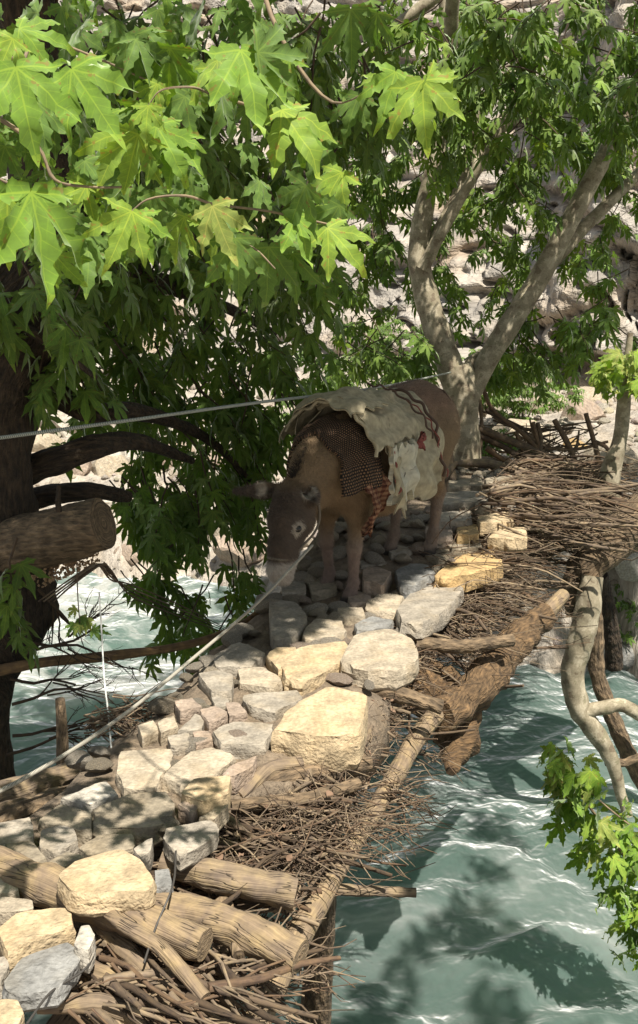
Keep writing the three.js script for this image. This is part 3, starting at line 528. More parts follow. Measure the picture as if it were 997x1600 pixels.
const leafMap = tex(512, 512, (u, v) => { // veins and mottling of one leaf
  const x = (u - 0.5) * 2, y = v * 1.5 - 0.45; let vein = 0;
  for (const [a, l] of LOBES) {
    const tx = Math.sin(a), ty = Math.cos(a), s = x * tx + y * ty, d = Math.abs(x * ty - y * tx);
    if (s > 0 && s < l) { vein = Math.max(vein, sst(0.016 * (1.1 - s), 0.004, d)); if (d < 0.3) { const w = Math.abs(((s - d * 0.8) * 9 + 20) % 1 - 0.5); vein = Math.max(vein, 0.45 * sst(0.06, 0.015, w) * sst(0.3, 0.05, d)); } }
  }
  const n = 0.5 * tf(u, v, 9, 91, 4), m = 0.2 * tf(u, v, 60, 95, 2); const l = 0.86 + n * 0.3 + m * 0.25 + vein * 0.22;
  const sp = sst(0.34, 0.42, tf(u, v, 13, 97, 3)); // brown specks
  return [lerp(l * (0.92 + vein * 0.12), 0.92, sp), lerp(l, 0.74, sp), lerp(l * (0.9 + vein * 0.1), 0.8, sp)]; });
const leafMat = (c, t = 0.4) => new THREE.MeshPhysicalMaterial({ map: leafMap, color: c, roughness: 0.92, transmission: t, thickness: 0, clearcoat: 0.1, clearcoatRoughness: 0.42, side: THREE.DoubleSide });
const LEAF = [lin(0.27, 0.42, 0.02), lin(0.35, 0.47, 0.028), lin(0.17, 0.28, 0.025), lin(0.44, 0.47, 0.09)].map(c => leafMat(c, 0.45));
const crownMat = new THREE.MeshPhysicalMaterial({ map: leafMap, color: 0xffffff, roughness: 0.95, transmission: 0.42, thickness: 0, clearcoat: 0.05, clearcoatRoughness: 0.45, side: THREE.DoubleSide });
const bigLeaves = []; for (let i = 0; i < 8; i++) bigLeaves.push(leafGeo(8, 100 + i, { fold: rngOf(i + 3)() * 0.22 + 0.04, droop: 0.1 + 0.3 * rngOf(i + 9)(), wave: 0.09, narrow: 1 + 0.3 * rngOf(i + 5)() }));
const foldedLeaf = [leafGeo(8, 140, { fold: 0.75, droop: 0.2 }), leafGeo(8, 141, { fold: 0.95, droop: 0.35 })];
const smallLeaf = [leafGeo(4, 120, { fold: 0.2, droop: 0.3, narrow: 0.72 }), leafGeo(4, 121, { fold: 0.12, droop: 0.45, narrow: 0.85 })];
const basis = (dir, nrm) => { const y = dir.clone().normalize(), x = y.clone().cross(nrm).normalize(), z = x.clone().cross(y); return new THREE.Matrix4().makeBasis(x, y, z); };
// a crown: leaves of one tree as one mass
function crown(tree, leaves, name = 'crown') { // leaves: [pos, dir, nrm, size, colour]
  for (const v of [0, 1]) {
    const mine = leaves.filter((l, i) => i % 2 === v), im = finish(new THREE.InstancedMesh(smallLeaf[v], crownMat, mine.length));
    mine.forEach(([p, d, n, s, c], i) => { const m = basis(d, n); m.scale(V(s, s, s)); m.setPosition(p.clone().sub(tree.position)); im.setMatrixAt(i, m); im.setColorAt(i, c); });
    im.name = name; im.userData.kind = 'stuff'; tree.add(im);
  }
}
const leafCol = (l = 1, y = 0) => { const a = rr(0.75, 1.15) * l; return lin(a * (0.15 + y * 0.11 + rr(0, 0.02)), a * (0.255 + y * 0.11 + rr(-0.015, 0.02)), a * (0.014 + rr(0, 0.008))); };
// drooping spray of leaves along a twig; pushes leaves and a twig geometry
function spray(c, out, n, size, leaves, twigs, o = {}) {
  const { yel = 0, len = 0.35, lum = 1, ok } = o;
  const d = out.clone().add(V(rr(-0.4, 0.4), rr(-0.5, 0.2), rr(-0.4, 0.4))).normalize(), e = c.clone().addScaledVector(d, len).add(V(0, -len * 0.15, 0));
  if (twigs) twigs.push(stick(c.clone().addScaledVector(d, -len * 0.3), e, 0.006, 0.002, 0.05, 4, 4));
  for (let i = 0; i < n; i++) {
    const t = i / n, p = c.clone().lerp(e, t), a = i * 2.4 + rr(-0.5, 0.5);
    const side = V(Math.cos(a), 0, Math.sin(a)), ld = side.multiplyScalar(0.75).add(d.clone().multiplyScalar(0.5)).add(V(0, -rr(0.25, 1.1), 0)).normalize();
    const nrm = V(rr(-0.5, 0.5), 1, rr(-0.4, 0.6)).addScaledVector(ld, 0.3).normalize();
    p.addScaledVector(ld, size * 0.35);
    if (ok && !ok(p)) continue;
    leaves.push([p, ld, nrm, size * rr(0.65, 1.15), leafCol(lum, yel * R())]);
  }
}
// stretches of deck and bank that stand in sun in the photograph (its pixels): the crown has gaps towards the sun there
const LIT = [[[-60, 1352], [80, 1352], [250, 1345], [560, 1345], [560, 1640], [-60, 1640]], [[165, 1190], [290, 1070], [400, 1010], [470, 990], [560, 945], [640, 905], [690, 880], [750, 845], [730, 800], [760, 770], [1010, 720], [1010, 800], [900, 830], [930, 980], [760, 1110], [700, 1240], [600, 1345], [330, 1345], [265, 1255], [200, 1240]], [[870, 1060], [1010, 1060], [1010, 1250], [880, 1200]], [[820, 1130], [1010, 1130], [1010, 1500], [880, 1420]], [[545, 1270], [700, 1330], [690, 1480], [560, 1470]]];
const sunPatch = p => { const k = (p.y - 0.05) / SUN.y, q = p.clone().addScaledVector(SUN, -k); if (-q.z < 1.6) return false; const [a, b] = proj(q); const j = 14 * N3(a * 0.02, b * 0.02, 5); return LIT.some(l => inPoly(l, a + j, b + j)); };
const outOfFrame = p => p.z > -0.3 || p.y > EYE + 0.31 * -p.z + 0.12 || Math.abs(p.x) > 0.36 * -p.z + 0.3;

// ---------------------------------------------------------------- forked pale tree at the far end of the bridge
const px3 = (l, D) => l.map(([a, b, d]) => at(a, b, D + (d || 0)));
{
  R = rngOf(501);
  const T = thing('plane_tree', 'smooth pale barked forked tree at the far end of the footbridge', 'tree', at(722, 770, 9.0));
  const add = (name, pts, r, o = {}) => part(name, local(limb(pts, r, { seg: 40, rad: 16, amp: 0.07, freq: 4, ...o }), T), paleBark, T);
  add('trunk', px3([[722, 800], [722, 720], [722, 650], [722, 605], [715, 570]], 9), [0.19, 0.17, 0.155, 0.17, 0.13]);
  add('limb', px3([[728, 640], [708, 590], [688, 530], [668, 470], [655, 405], [660, 345], [672, 285], [690, 215], [700, 130], [690, -40]], 9), [0.12, 0.125, 0.12, 0.11, 0.1, 0.09, 0.075, 0.06, 0.05, 0.04], { seg: 60 });
  add('limb', px3([[730, 630], [752, 580], [798, 505], [848, 425], [882, 362], [920, 290], [965, 205], [1010, 130], [1070, 10]], 9), [0.09, 0.1, 0.1, 0.092, 0.086, 0.08, 0.075, 0.07, 0.06], { seg: 60 });
  add('limb', px3([[838, 440, 0.1], [880, 390, 0.15], [935, 333, 0.2], [1000, 270, 0.4], [1080, 200, 0.6]], 9), [0.07, 0.065, 0.055, 0.05, 0.04]);
  add('limb', px3([[672, 380], [700, 330], [735, 250], [745, 160], [752, 60], [756, -60]], 9), [0.05, 0.045, 0.035, 0.03, 0.025, 0.02]);
  add('limb', px3([[660, 420, -0.1], [705, 335, -0.2], [750, 260, -0.3], [808, 160, -0.4], [850, 60, -0.5]], 9), [0.06, 0.05, 0.04, 0.03, 0.02]);
  add('limb', px3([[735, 290, -0.2], [760, 215, 0], [790, 200, 0.2]], 9), [0.035, 0.035, 0.03]);
  add('limb', px3([[612, 45, -1], [640, 25, -1], [700, -20, -1]], 9), [0.04, 0.045, 0.05]);
  add('limb', px3([[770, 545, 0.1], [730, 570, 0.1]], 9), [0.05, 0.06]);
  const leaves = [], twigs = [];
  // clumps of foliage where the crown is thick, gaps where rock shows between
  const clumps = [];
  const cl = (x, y, rx, ry, n, D = 9, dd = 0.8) => clumps.push([x, y, rx, ry, n, D, dd]);
  cl(640, 60, 260, 90, 90, 8.2, 1.2); cl(880, 60, 190, 90, 90, 8.2, 1.2); cl(620, 180, 100, 80, 44, 8.8); cl(800, 160, 90, 70, 36, 8.6); cl(860, 200, 120, 70, 40, 9.6); cl(590, 300, 90, 80, 46, 9);
  cl(560, 400, 70, 50, 20, 9); cl(820, 320, 60, 80, 32, 9.4); cl(970, 260, 60, 80, 22, 9.6); cl(780, 420, 40, 60, 14, 9.4); cl(800, 560, 60, 46, 24, 9.7, 0.4); cl(840, 500, 40, 40, 10, 9.7, 0.4);
  cl(560, 480, 60, 30, 12, 9.2); cl(600, 545, 80, 45, 28, 9.2); cl(500, 560, 60, 40, 16, 9.2); cl(740, 330, 50, 50, 14, 9.6); cl(930, 400, 60, 40, 10, 9.8); cl(945, 510, 40, 40, 12, 8.8, 0.3); cl(700, 450, 30, 60, 8, 9.9, 0.3); cl(990, 120, 60, 80, 30, 8.6);
  cl(520, 250, 80, 90, 26, 9.4); cl(700, 210, 70, 60, 24, 9.8); cl(645, 420, 24, 40, 6, 8.7, 0.3);
  for (const c of clumps) if (c[0] > 550 && c[0] < 800 && c[1] > 240 && c[1] < 520) { c[5] = 10.1; c[6] = 0.5; }
  for (const [x, y, rx, ry, n, D, dd] of clumps) for (let i = 0; i < n * 0.62; i++) {
    const a = rr(0, 6.28), q = Math.sqrt(R()), c = at(x + Math.cos(a) * q * rx, y + Math.sin(a) * q * ry, D + rr(-dd, dd));
    spray(c, V(rr(-1, 1), -0.3, rr(-0.6, 1)), 9, 0.15, leaves, twigs, { yel: R() < 0.25 ? 1 : 0.3, len: 0.32 });
  }
  // boughs above the picture that carry the shade over the far half of the bridge
  add('limb', [at(700, 130, 9), V(1.0, 4.6, -8.0), V(0.5, 5.2, -6.2), V(0.0, 5.4, -4.2)], [0.06, 0.06, 0.045, 0.02]);
  add('limb', [at(1010, 130, 9), V(2.6, 5.2, -7.6), V(2.4, 5.6, -5.6), V(2.2, 5.6, -4)], [0.07, 0.06, 0.045, 0.02]);
  for (let i = 0; i < 1500; i++) {
    const D = rr(4.6, 8.6), x = rr(-2.2, 3.6), y = rr(4.2, 6.6), c = V(x, 0.2, -D).addScaledVector(SUN, y / SUN.y);
    if (!outOfFrame(c)) continue; if (N3(x * 0.55, y * 0.4, D * 0.55) < -0.25) continue; if (x > midX(D) + 0.75 && D < 8.2) continue;
    spray(c, V(rr(-1, 1), -0.2, rr(-1, 1)), 8, 0.16, leaves, null, { len: 0.35, ok: p => outOfFrame(p) && !sunPatch(p) });
  }
  for (let i = 0; i < 120; i++) { // thick overhead foliage above the donkey
    const c = V(rr(-0.35, 1.0), rr(0.3, 1.1), -rr(4.75, 6.5)).addScaledVector(SUN, rr(3.6, 5.6)); if (!outOfFrame(c)) continue;
    spray(c, V(rr(-1, 1), -0.2, rr(-1, 1)), 8, 0.16, leaves, null, { len: 0.35, ok: p => outOfFrame(p) && !sunPatch(p) });
  }
  for (let i = 0; i < 260; i++) { // and above the bank behind the leaning tree
    const c = V(rr(1.5, 4.2), rr(-1.6, 0.2), -rr(9.0, 10.8)).addScaledVector(SUN, rr(6.5, 8)); if (!outOfFrame(c)) continue;
    spray(c, V(rr(-1, 1), -0.2, rr(-1, 1)), 8, 0.16, leaves, null, { len: 0.35, ok: p => outOfFrame(p) });
  }
  crown(T, leaves); part('twig', local(join(twigs), T), TWIG[2], T, 'stuff');
}
// ---------------------------------------------------------------- old dark tree beside the near end, with the sawn branch stub
{
  R = rngOf(601);
  const T = thing('old_tree', 'dark thick trunked tree beside the bridge with a sawn off branch stub', 'tree', at(-30, 1250, 4.6));
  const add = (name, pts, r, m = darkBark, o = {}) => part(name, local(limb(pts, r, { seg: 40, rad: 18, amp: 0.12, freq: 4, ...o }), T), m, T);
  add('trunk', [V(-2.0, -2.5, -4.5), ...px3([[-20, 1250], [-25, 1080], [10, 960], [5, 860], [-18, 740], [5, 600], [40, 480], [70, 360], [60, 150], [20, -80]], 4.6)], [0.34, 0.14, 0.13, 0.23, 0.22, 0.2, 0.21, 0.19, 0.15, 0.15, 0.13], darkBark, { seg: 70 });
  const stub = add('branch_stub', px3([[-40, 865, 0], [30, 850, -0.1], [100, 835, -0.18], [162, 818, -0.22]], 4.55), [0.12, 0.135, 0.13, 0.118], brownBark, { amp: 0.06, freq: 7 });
  stub.userData.label = 'thick sawn branch stub with flaking brown bark';
  add('limb', px3([[20, 745], [80, 722], [140, 700], [210, 690, 0.3], [300, 720, 0.9]], 4.75), [0.075, 0.07, 0.06, 0.045, 0.02]);
  add('limb', px3([[10, 790], [70, 775], [140, 768], [200, 776, 0.3]], 4.9), [0.06, 0.055, 0.045, 0.03]);
  add('limb', px3([[40, 570], [80, 610], [130, 640], [220, 645, 0.5], [330, 690, 1.2], [400, 760, 1.6]], 4.8), [0.075, 0.065, 0.055, 0.045, 0.028, 0.012]);
  add('limb', px3([[-20, 470], [30, 505], [90, 545], [150, 590, 0.2]], 4.35), [0.02, 0.022, 0.02, 0.01]);
  add('limb', px3([[92, 800, -0.05], [91, 782, -0.05], [92, 758, -0.05]], 4.3), [0.014, 0.013, 0.011]);
  add('limb', px3([[70, 400], [180, 420, 0.4], [330, 470, 1.2], [430, 520, 2]], 4.7), [0.08, 0.06, 0.04, 0.02]);
  add('limb', px3([[70, 300], [220, 250, 0.6], [400, 280, 1.4], [520, 330, 2]], 4.8), [0.09, 0.07, 0.045, 0.02]);
  // flakes of bark below the stub
  const flakes = []; for (let i = 0; i < 420; i++) { const t = R(), c = at(lerp(60, 150, t) + rr(-20, 16), lerp(890, 850, t) + rr(-34, 30), 4.36 + rr(0, 0.08)); const g = new THREE.BoxGeometry(rr(0.008, 0.022), rr(0.006, 0.016), 0.004); g.rotateX(rr(-1, 1)); g.rotateZ(rr(0, 3)); g.rotateY(rr(-0.8, 0.8)); flakes.push(g.translate(c.x, c.y, c.z)); }
  part('bark_flake', local(join(flakes), T), mat(lin(0.36, 0.24, 0.14)), stub, 'stuff');
  // boughs that carry the foliage overhead and left of the bridge
  add('limb', [at(60, 150, 4.6), V(-1.2, 3.6, -4.0), V(-0.8, 4.4, -2.8), V(-0.2, 4.8, -1.6)], [0.13, 0.1, 0.07, 0.03]);
  add('limb', [V(-1.2, 3.6, -4.0), V(-1.6, 4.2, -2.4), V(-1.6, 4.4, -0.8)], [0.09, 0.06, 0.03]);
  const leaves = [], twigs = [];
  const cl = (x, y, rx, ry, n, D, dd = 0.5, yel = 0.2) => { for (let i = 0; i < n * 0.5; i++) { const a = rr(0, 6.28), q = Math.sqrt(R()), c = at(x + Math.cos(a) * q * rx, y + Math.sin(a) * q * ry, D + rr(-dd, dd)); spray(c, V(rr(-0.7, 1), -0.6, rr(-0.5, 0.8)), 9, 0.15, leaves, twigs, { yel, len: 0.3, lum: 0.9 }); } };
  cl(190, 560, 90, 60, 24, 6.0); cl(330, 520, 110, 60, 34, 6.2); cl(260, 620, 130, 45, 34, 6.2); cl(400, 600, 80, 50, 22, 6.6); cl(260, 720, 90, 60, 30, 6.2); cl(340, 740, 80, 70, 26, 6.6); cl(300, 800, 60, 50, 16, 6.4); cl(220, 800, 50, 60, 14, 6.2);
  cl(230, 880, 40, 50, 9, 6.0); cl(320, 950, 50, 40, 12, 6.0); cl(280, 985, 30, 20, 4, 5.9); cl(400, 730, 50, 60, 14, 6.8); cl(140, 480, 70, 60, 18, 5.6); cl(290, 430, 180, 60, 40, 5.8, 0.8); cl(420, 670, 40, 40, 10, 6.8); cl(460, 560, 40, 50, 10, 6.8); cl(20, 450, 60, 60, 10, 4.1, 0.2); cl(370, 880, 30, 40, 5, 6.3);
  cl(80, 60, 160, 110, 46, 5.2, 0.8); cl(300, 80, 200, 110, 60, 5.4, 0.9); cl(200, 220, 200, 100, 60, 5.2, 0.8); cl(430, 240, 110, 110, 36, 5.6, 0.8); cl(330, 350, 190, 70, 44, 5.4, 0.7); cl(90, 350, 120, 100, 36, 4.6, 0.4); cl(520, 90, 90, 100, 30, 5.8, 0.8);
  cl(14, 880, 26, 24, 4, 4.1, 0.1); cl(110, 540, 60, 40, 8, 4.6, 0.2);
  for (let i = 0; i < 1500; i++) {
    const D = rr(1.2, 6.5), x = rr(-3.2, 1.6), y = rr(3.0, 5.6), c = V(x, 0.1, -D).addScaledVector(SUN, y / SUN.y);
    if (!outOfFrame(c)) continue; if (N3(x * 0.6, y * 0.4, D * 0.6) < -0.2) continue;
    spray(c, V(rr(-1, 1), -0.2, rr(-1, 1)), 8, 0.16, leaves, null, { len: 0.35, ok: p => outOfFrame(p) && !sunPatch(p) && !shadesBranch(p) });
  }
  crown(T, leaves); part('twig', local(join(twigs), T), TWIG[2], T, 'stuff');
}
// keeps the sun on the bright foremost branch
function shadesBranch(p) { for (const y of [1.75, 2.0, 2.25]) { const q = p.clone().addScaledVector(SUN, -(p.y - y) / SUN.y); const D = -q.z; if (D > 1.3 && D < 2.25) { const [a, b] = proj(q); if (a > -150 && a < 800 && b > -150 && b < 520) return true; } } return false; }
// ---------------------------------------------------------------- foremost bright branch: every leaf a part
function leafMesh(tree, base, tip, size, { roll = 0, g = 0, m = 0, folded = false, face = 0.6 } = {}) {
  const d = tip.clone().sub(base), L = size || d.length() * 0.92, toCam = V(0, EYE, 0).sub(base).normalize();
  const nrm = toCam.multiplyScalar(face).add(V(0, 1 - face, 0)).applyAxisAngle(d.clone().normalize(), roll).normalize();
  const o = part('leaf', folded ? foldedLeaf[g % 2] : bigLeaves[g % 8], LEAF[m], tree);
  const M = basis(d, nrm); o.quaternion.setFromRotationMatrix(M); o.scale.setScalar(L); o.position.copy(base).sub(tree.position); return o;
}
{
  R = rngOf(701);
  const T = thing('leafy_branch', 'bright sunlit branch of large lobed leaves hanging from above', 'branch', at(-40, 60, 1.9));
  // [junction px, tip px, distance, tip distance offset, folded, material]
  const L = [[25, 105, 60, 262, 1.75, -0.05, 0, 0], [112, 108, 186, 214, 1.8, -0.06, 0, 0], [232, 165, 222, 235, 1.85, -0.02, 0, 1], [376, 78, 418, 216, 1.8, -0.06, 0, 0], [402, 82, 502, 86, 1.8, 0.06, 1, 2], [440, 172, 520, 276, 1.9, -0.05, 0, 1], [470, 190, 482, 262, 1.95, -0.03, 0, 0], [206, 330, 166, 428, 1.75, -0.05, 0, 1], [215, 335, 242, 416, 1.78, -0.03, 0, 0], [332, 322, 364, 414, 1.75, -0.03, 0, 3], [368, 372, 380, 488, 1.78, 0.0, 0, 2], [462, 338, 492, 422, 1.9, -0.03, 0, 0], [512, 356, 580, 426, 1.9, -0.04, 0, 1], [12, 300, 12, 440, 1.65, 0, 1, 1], [48, 300, 94, 502, 1.65, -0.02, 1, 0], [618, 112, 600, 200, 1.95, -0.05, 0, 0], [660, 126, 664, 246, 1.9, -0.06, 0, 1], [668, 122, 736, 160, 1.9, 0.03, 1, 1], [548, 14, 552, 134, 2.0, 0.05, 1, 2], [590, 20, 576, 96, 2.0, 0.05, 1, 2], [30, 44, 126, 70, 1.9, 0.02, 0, 0], [20, 60, -10, 130, 1.8, -0.03, 0, 1], [210, 278, 126, 282, 1.95, 0.06, 1, 2], [420, 386, 422, 500, 2.0, 0.02, 0, 2], [458, 396, 462, 492, 2.05, 0.02, 1, 2], [150, 110, 120, 66, 2.1, 0.1, 0, 0], [100, 330, 140, 396, 1.95, 0.02, 0, 2], [270, 260, 300, 330, 2.1, 0, 0, 2], [560, 150, 530, 230, 2.1, 0, 0, 2], [300, 290, 250, 300, 2.0, 0.05, 0, 2], [600, 130, 560, 110, 2.0, 0.04, 1, 1], [345, 340, 395, 350, 2.0, 0.05, 0, 2], [480, 340, 540, 350, 2.0, 0.05, 0, 2], [640, 140, 700, 186, 1.98, 0, 0, 0], [180, 290, 176, 340, 2.1, 0, 0, 2], [75, 130, 130, 190, 1.95, 0, 0, 2], [60, 20, 20, 20, 2.0, 0.05, 0, 2], [425, 120, 455, 210, 2.05, 0, 0, 2], [300, 100, 330, 150, 2.1, 0, 0, 2], [240, 300, 260, 380, 2.0, 0, 0, 2], [500, 280, 530, 330, 2.1, 0, 0, 2]];
  L.forEach(([a, b, c, d, D, dd, f, m], i) => leafMesh(T, at(a, b, D), at(c, d, D + dd), 0, { roll: rr(-0.5, 0.5), g: i, m, folded: !!f, face: rr(0.45, 0.75) }));
  for (let i = 0; i < 34; i++) { const x = rr(-30, 540), y = rr(20, 380), b = at(x, y, rr(1.85, 2.15)); if (x > 380 && y < 60) continue; const th = rr(0, 6.28); leafMesh(T, b, b.clone().add(V(Math.cos(th) * 0.05, -rr(0.06, 0.13), Math.sin(th) * 0.05)), rr(0.08, 0.125), { roll: rr(-0.6, 0.6), g: i, m: pick([0, 1, 2]), folded: R() < 0.3, face: rr(0.35, 0.7) }); }
  // the rest of the spray behind them
  for (let i = 0; i < 185; i++) {
    const x = rr(-60, 560), y = rr(-60, 400) - (x > 420 ? 40 : 0), D = rr(2.05, 2.9), b = at(x, y, D), th = rr(0, 6.28);
    const p = b.clone().add(V(Math.cos(th) * 0.06, -rr(0.05, 0.14), Math.sin(th) * 0.06));
    if (sunPatch(b)) continue;
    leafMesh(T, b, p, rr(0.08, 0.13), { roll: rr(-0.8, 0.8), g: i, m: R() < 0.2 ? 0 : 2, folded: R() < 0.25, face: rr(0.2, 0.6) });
  }
  const tw = (pts, r) => part('twig', local(limb(pts, r.map(v => v * 0.6), { seg: 20, rad: 7, amp: 0.06 }), T), TWIG[3], T);
  tw(px3([[-80, -40], [-10, 70], [30, 95], [60, 60, 0.1], [150, 90, 0.1], [240, 130, 0.1]], 1.85), [0.009, 0.007, 0.006, 0.005, 0.004, 0.003]);
  tw(px3([[-60, 150], [60, 230], [85, 280], [140, 292], [206, 292]], 1.9), [0.008, 0.007, 0.006, 0.004, 0.003]);
  tw(px3([[230, 168], [250, 142], [290, 136], [340, 150, 0.15], [440, 180, 0.2]], 1.88), [0.0025, 0.003, 0.004, 0.005, 0.005]);
  tw(px3([[206, 330], [230, 312], [290, 306], [330, 318], [420, 330, 0.1], [520, 352, 0.1]], 1.85), [0.0025, 0.003, 0.004, 0.004, 0.004, 0.003]);
  tw(px3([[380, -120, 0.3], [440, 60, 0.2], [520, 160, 0.15], [600, 130, 0.05], [660, 124, 0]], 1.95), [0.01, 0.008, 0.006, 0.004, 0.003]);
  tw(px3([[440, 60, 0.2], [400, 70, 0], [376, 78, -0.1]], 1.95), [0.005, 0.004, 0.003]);
  tw(px3([[372, 376], [400, 390], [430, 420]], 1.8), [0.0025, 0.003, 0.002]);
  tw(px3([[-60, 240], [0, 280], [48, 300]], 1.68), [0.006, 0.004, 0.003]);
}
// bright branch over the water on the right
{
  R = rngOf(801);
  const T = thing('leafy_branch', 'bright green leafy branch hanging low over the river water', 'branch', at(1030, 1400, 4.4));
  const spine = [[1040, 1420], [985, 1350], [935, 1280], [890, 1215], [862, 1165]];
  part('twig', local(limb(px3(spine, 4.4), [0.012, 0.01, 0.008, 0.005, 0.003], { seg: 24, rad: 7 }), T), TWIG[3], T);
  part('twig', local(limb(px3([[985, 1290], [950, 1262], [925, 1240]], 4.35), [0.005, 0.004, 0.003], { seg: 12, rad: 6 }), T), TWIG[3], T);
  for (let i = 0; i < 130; i++) {
    const t = Math.pow(R(), 0.85), f = (1 - t) * (spine.length - 1), k = Math.min(3, Math.floor(f)), x = lerp(spine[k][0], spine[k + 1][0], f - k), y = lerp(spine[k][1], spine[k + 1][1], f - k), w = 14 + 40 * Math.min(1, t * 2.2);
    const b = at(x + rr(-w, w), y + rr(-w, w) * 0.9, 4.4 + rr(-0.16, 0.16)), th = rr(0, 6.28), p = b.clone().add(V(Math.cos(th) * 0.08 - 0.02, -rr(0.02, 0.13), Math.sin(th) * 0.08));
    leafMesh(T, b, p, rr(0.09, 0.15), { roll: rr(-0.7, 0.7), g: i, m: pick([0, 0, 1, 1, 2, 3]), folded: R() < 0.2, face: rr(0.15, 0.6) });
  }
  for (let i = 0; i < 40; i++) { const b = at(rr(960, 1040), rr(1380, 1500), 4.4 + rr(-0.1, 0.1)), th = rr(0, 6.28); leafMesh(T, b, b.clone().add(V(Math.cos(th) * 0.07, -rr(0.05, 0.13), Math.sin(th) * 0.07)), rr(0.09, 0.14), { roll: rr(-0.6, 0.6), g: i, m: pick([0, 1, 2]), face: rr(0.2, 0.6) }); }
}
// leaning pale tree on the right, hanging over the water
{
  R = rngOf(811);
  const T = thing('leaning_tree', 'leaning tree with pale curved stem bending down to the water', 'tree', at(1010, 800, 6.6));
  const add = (name, pts, r, m, o = {}) => part(name, local(limb(pts, r, { seg: 60, rad: 20, amp: 0.12, freq: 6, ...o }), T), m, T);
  add('trunk', px3([[1090, 720, 0.4], [1005, 810, 0.1], [945, 855], [908, 905], [904, 960]], 6.6), [0.2, 0.17, 0.14, 0.125, 0.10], brownBark, { amp: 0.1 });
  const st = add('stem', px3([[925, 900, 0.05], [918, 950], [910, 990], [897, 1040], [896, 1075], [912, 1118], [940, 1160], [958, 1195], [970, 1240], [988, 1300], [1010, 1380]], 6.4), [0.075, 0.085, 0.085, 0.08, 0.078, 0.075, 0.062, 0.05, 0.04, 0.036, 0.03], paleBark, { seg: 60 });
  add('stem', px3([[925, 940, 0.1], [930, 1000, 0.1], [935, 1060, 0.1], [955, 1115, 0.1], [985, 1185, 0.1], [1020, 1250, 0.1]], 6.5), [0.07, 0.06, 0.055, 0.055, 0.06, 0.06], brownBark);
  add('limb', px3([[912, 1112], [940, 1106], [970, 1102], [1000, 1116], [1040, 1150]], 6.38), [0.05, 0.05, 0.048, 0.045, 0.04], paleBark);
  add('limb', px3([[948, 1188], [975, 1192], [1000, 1184], [1040, 1180]], 6.42), [0.045, 0.03, 0.035, 0.03], brownBark);
  add('limb', px3([[935, 900, 0.2], [955, 980, 0.3], [960, 1040, 0.4]], 6.7), [0.07, 0.06, 0.07], darkBark);
}
// young stem with a few bright leaves behind the brushwood
{
  R = rngOf(821);
  const T = thing('young_tree', 'young upright stem with bright leaves behind the heaped brushwood', 'tree', at(955, 770, 7.4));
  part('trunk', local(limb(px3([[950, 775], [955, 735], [968, 690], [975, 630], [978, 590], [985, 520]], 7.4), [0.09, 0.08, 0.055, 0.05, 0.04, 0.02], { seg: 30, rad: 12 }), T), paleBark, T);
  for (let i = 0; i < 46; i++) { const b = at(965 + rr(-26, 50), 575 + rr(-26, 30), 7.2 + rr(-0.25, 0.25)), th = rr(0, 6.28); leafMesh(T, b, b.clone().add(V(Math.cos(th) * 0.09, -rr(0.02, 0.13), Math.sin(th) * 0.08)), rr(0.13, 0.2), { roll: rr(-0.6, 0.6), g: i, m: pick([0, 1, 1, 3]), face: rr(0.1, 0.5) }); }
}
// stick fence on the far bank behind the brushwood
{
  R = rngOf(831);
  const T = thing('stick_fence', 'dead stick fence woven of crooked branches on the far bank', 'fence', at(850, 740, 9.2));
  const s = (pts, r0, r1) => part('stick', local(limb(px3(pts, 9.2), [r0, (r0 + r1) / 2, r1], { seg: 18, rad: 7, amp: 0.1, freq: 6 }), T), pick([TWIG[0], TWIG[2], TWIG[4]]), T);
  s([[745, 668], [800, 690], [850, 710], [910, 745]], 0.04, 0.035); s([[748, 680], [790, 700], [835, 730], [860, 745]], 0.032, 0.03); s([[760, 640], [800, 665], [850, 672], [900, 668]], 0.02, 0.012); s([[752, 600], [770, 640], [820, 680], [870, 735]], 0.02, 0.025); s([[832, 745], [845, 690], [840, 660]], 0.03, 0.02); s([[865, 745], [850, 720], [832, 660]], 0.02, 0.026); s([[906, 748], [890, 700], [866, 656]], 0.035, 0.026); s([[940, 740], [928, 690], [915, 646]], 0.03, 0.022); s([[800, 745], [818, 715], [806, 674]], 0.03, 0.02); s([[760, 700], [790, 720], [850, 740]], 0.03, 0.02); s([[850, 700], [900, 702], [950, 690]], 0.02, 0.014); s([[748, 720], [752, 650], [742, 610]], 0.026, 0.012); s([[930, 690], [948, 700], [960, 730]], 0.022, 0.02); s([[770, 650], [840, 690], [900, 740]], 0.016, 0.012); s([[745, 640], [790, 655], [860, 690]], 0.012, 0.008); s([[880, 740], [900, 700], [905, 672]], 0.016, 0.01);
  for (let i = 0; i < 26; i++) s([[rr(740, 940), rr(650, 740)], [rr(760, 950), rr(650, 740)], [rr(740, 960), rr(660, 745)]], 0.009, 0.004);
}
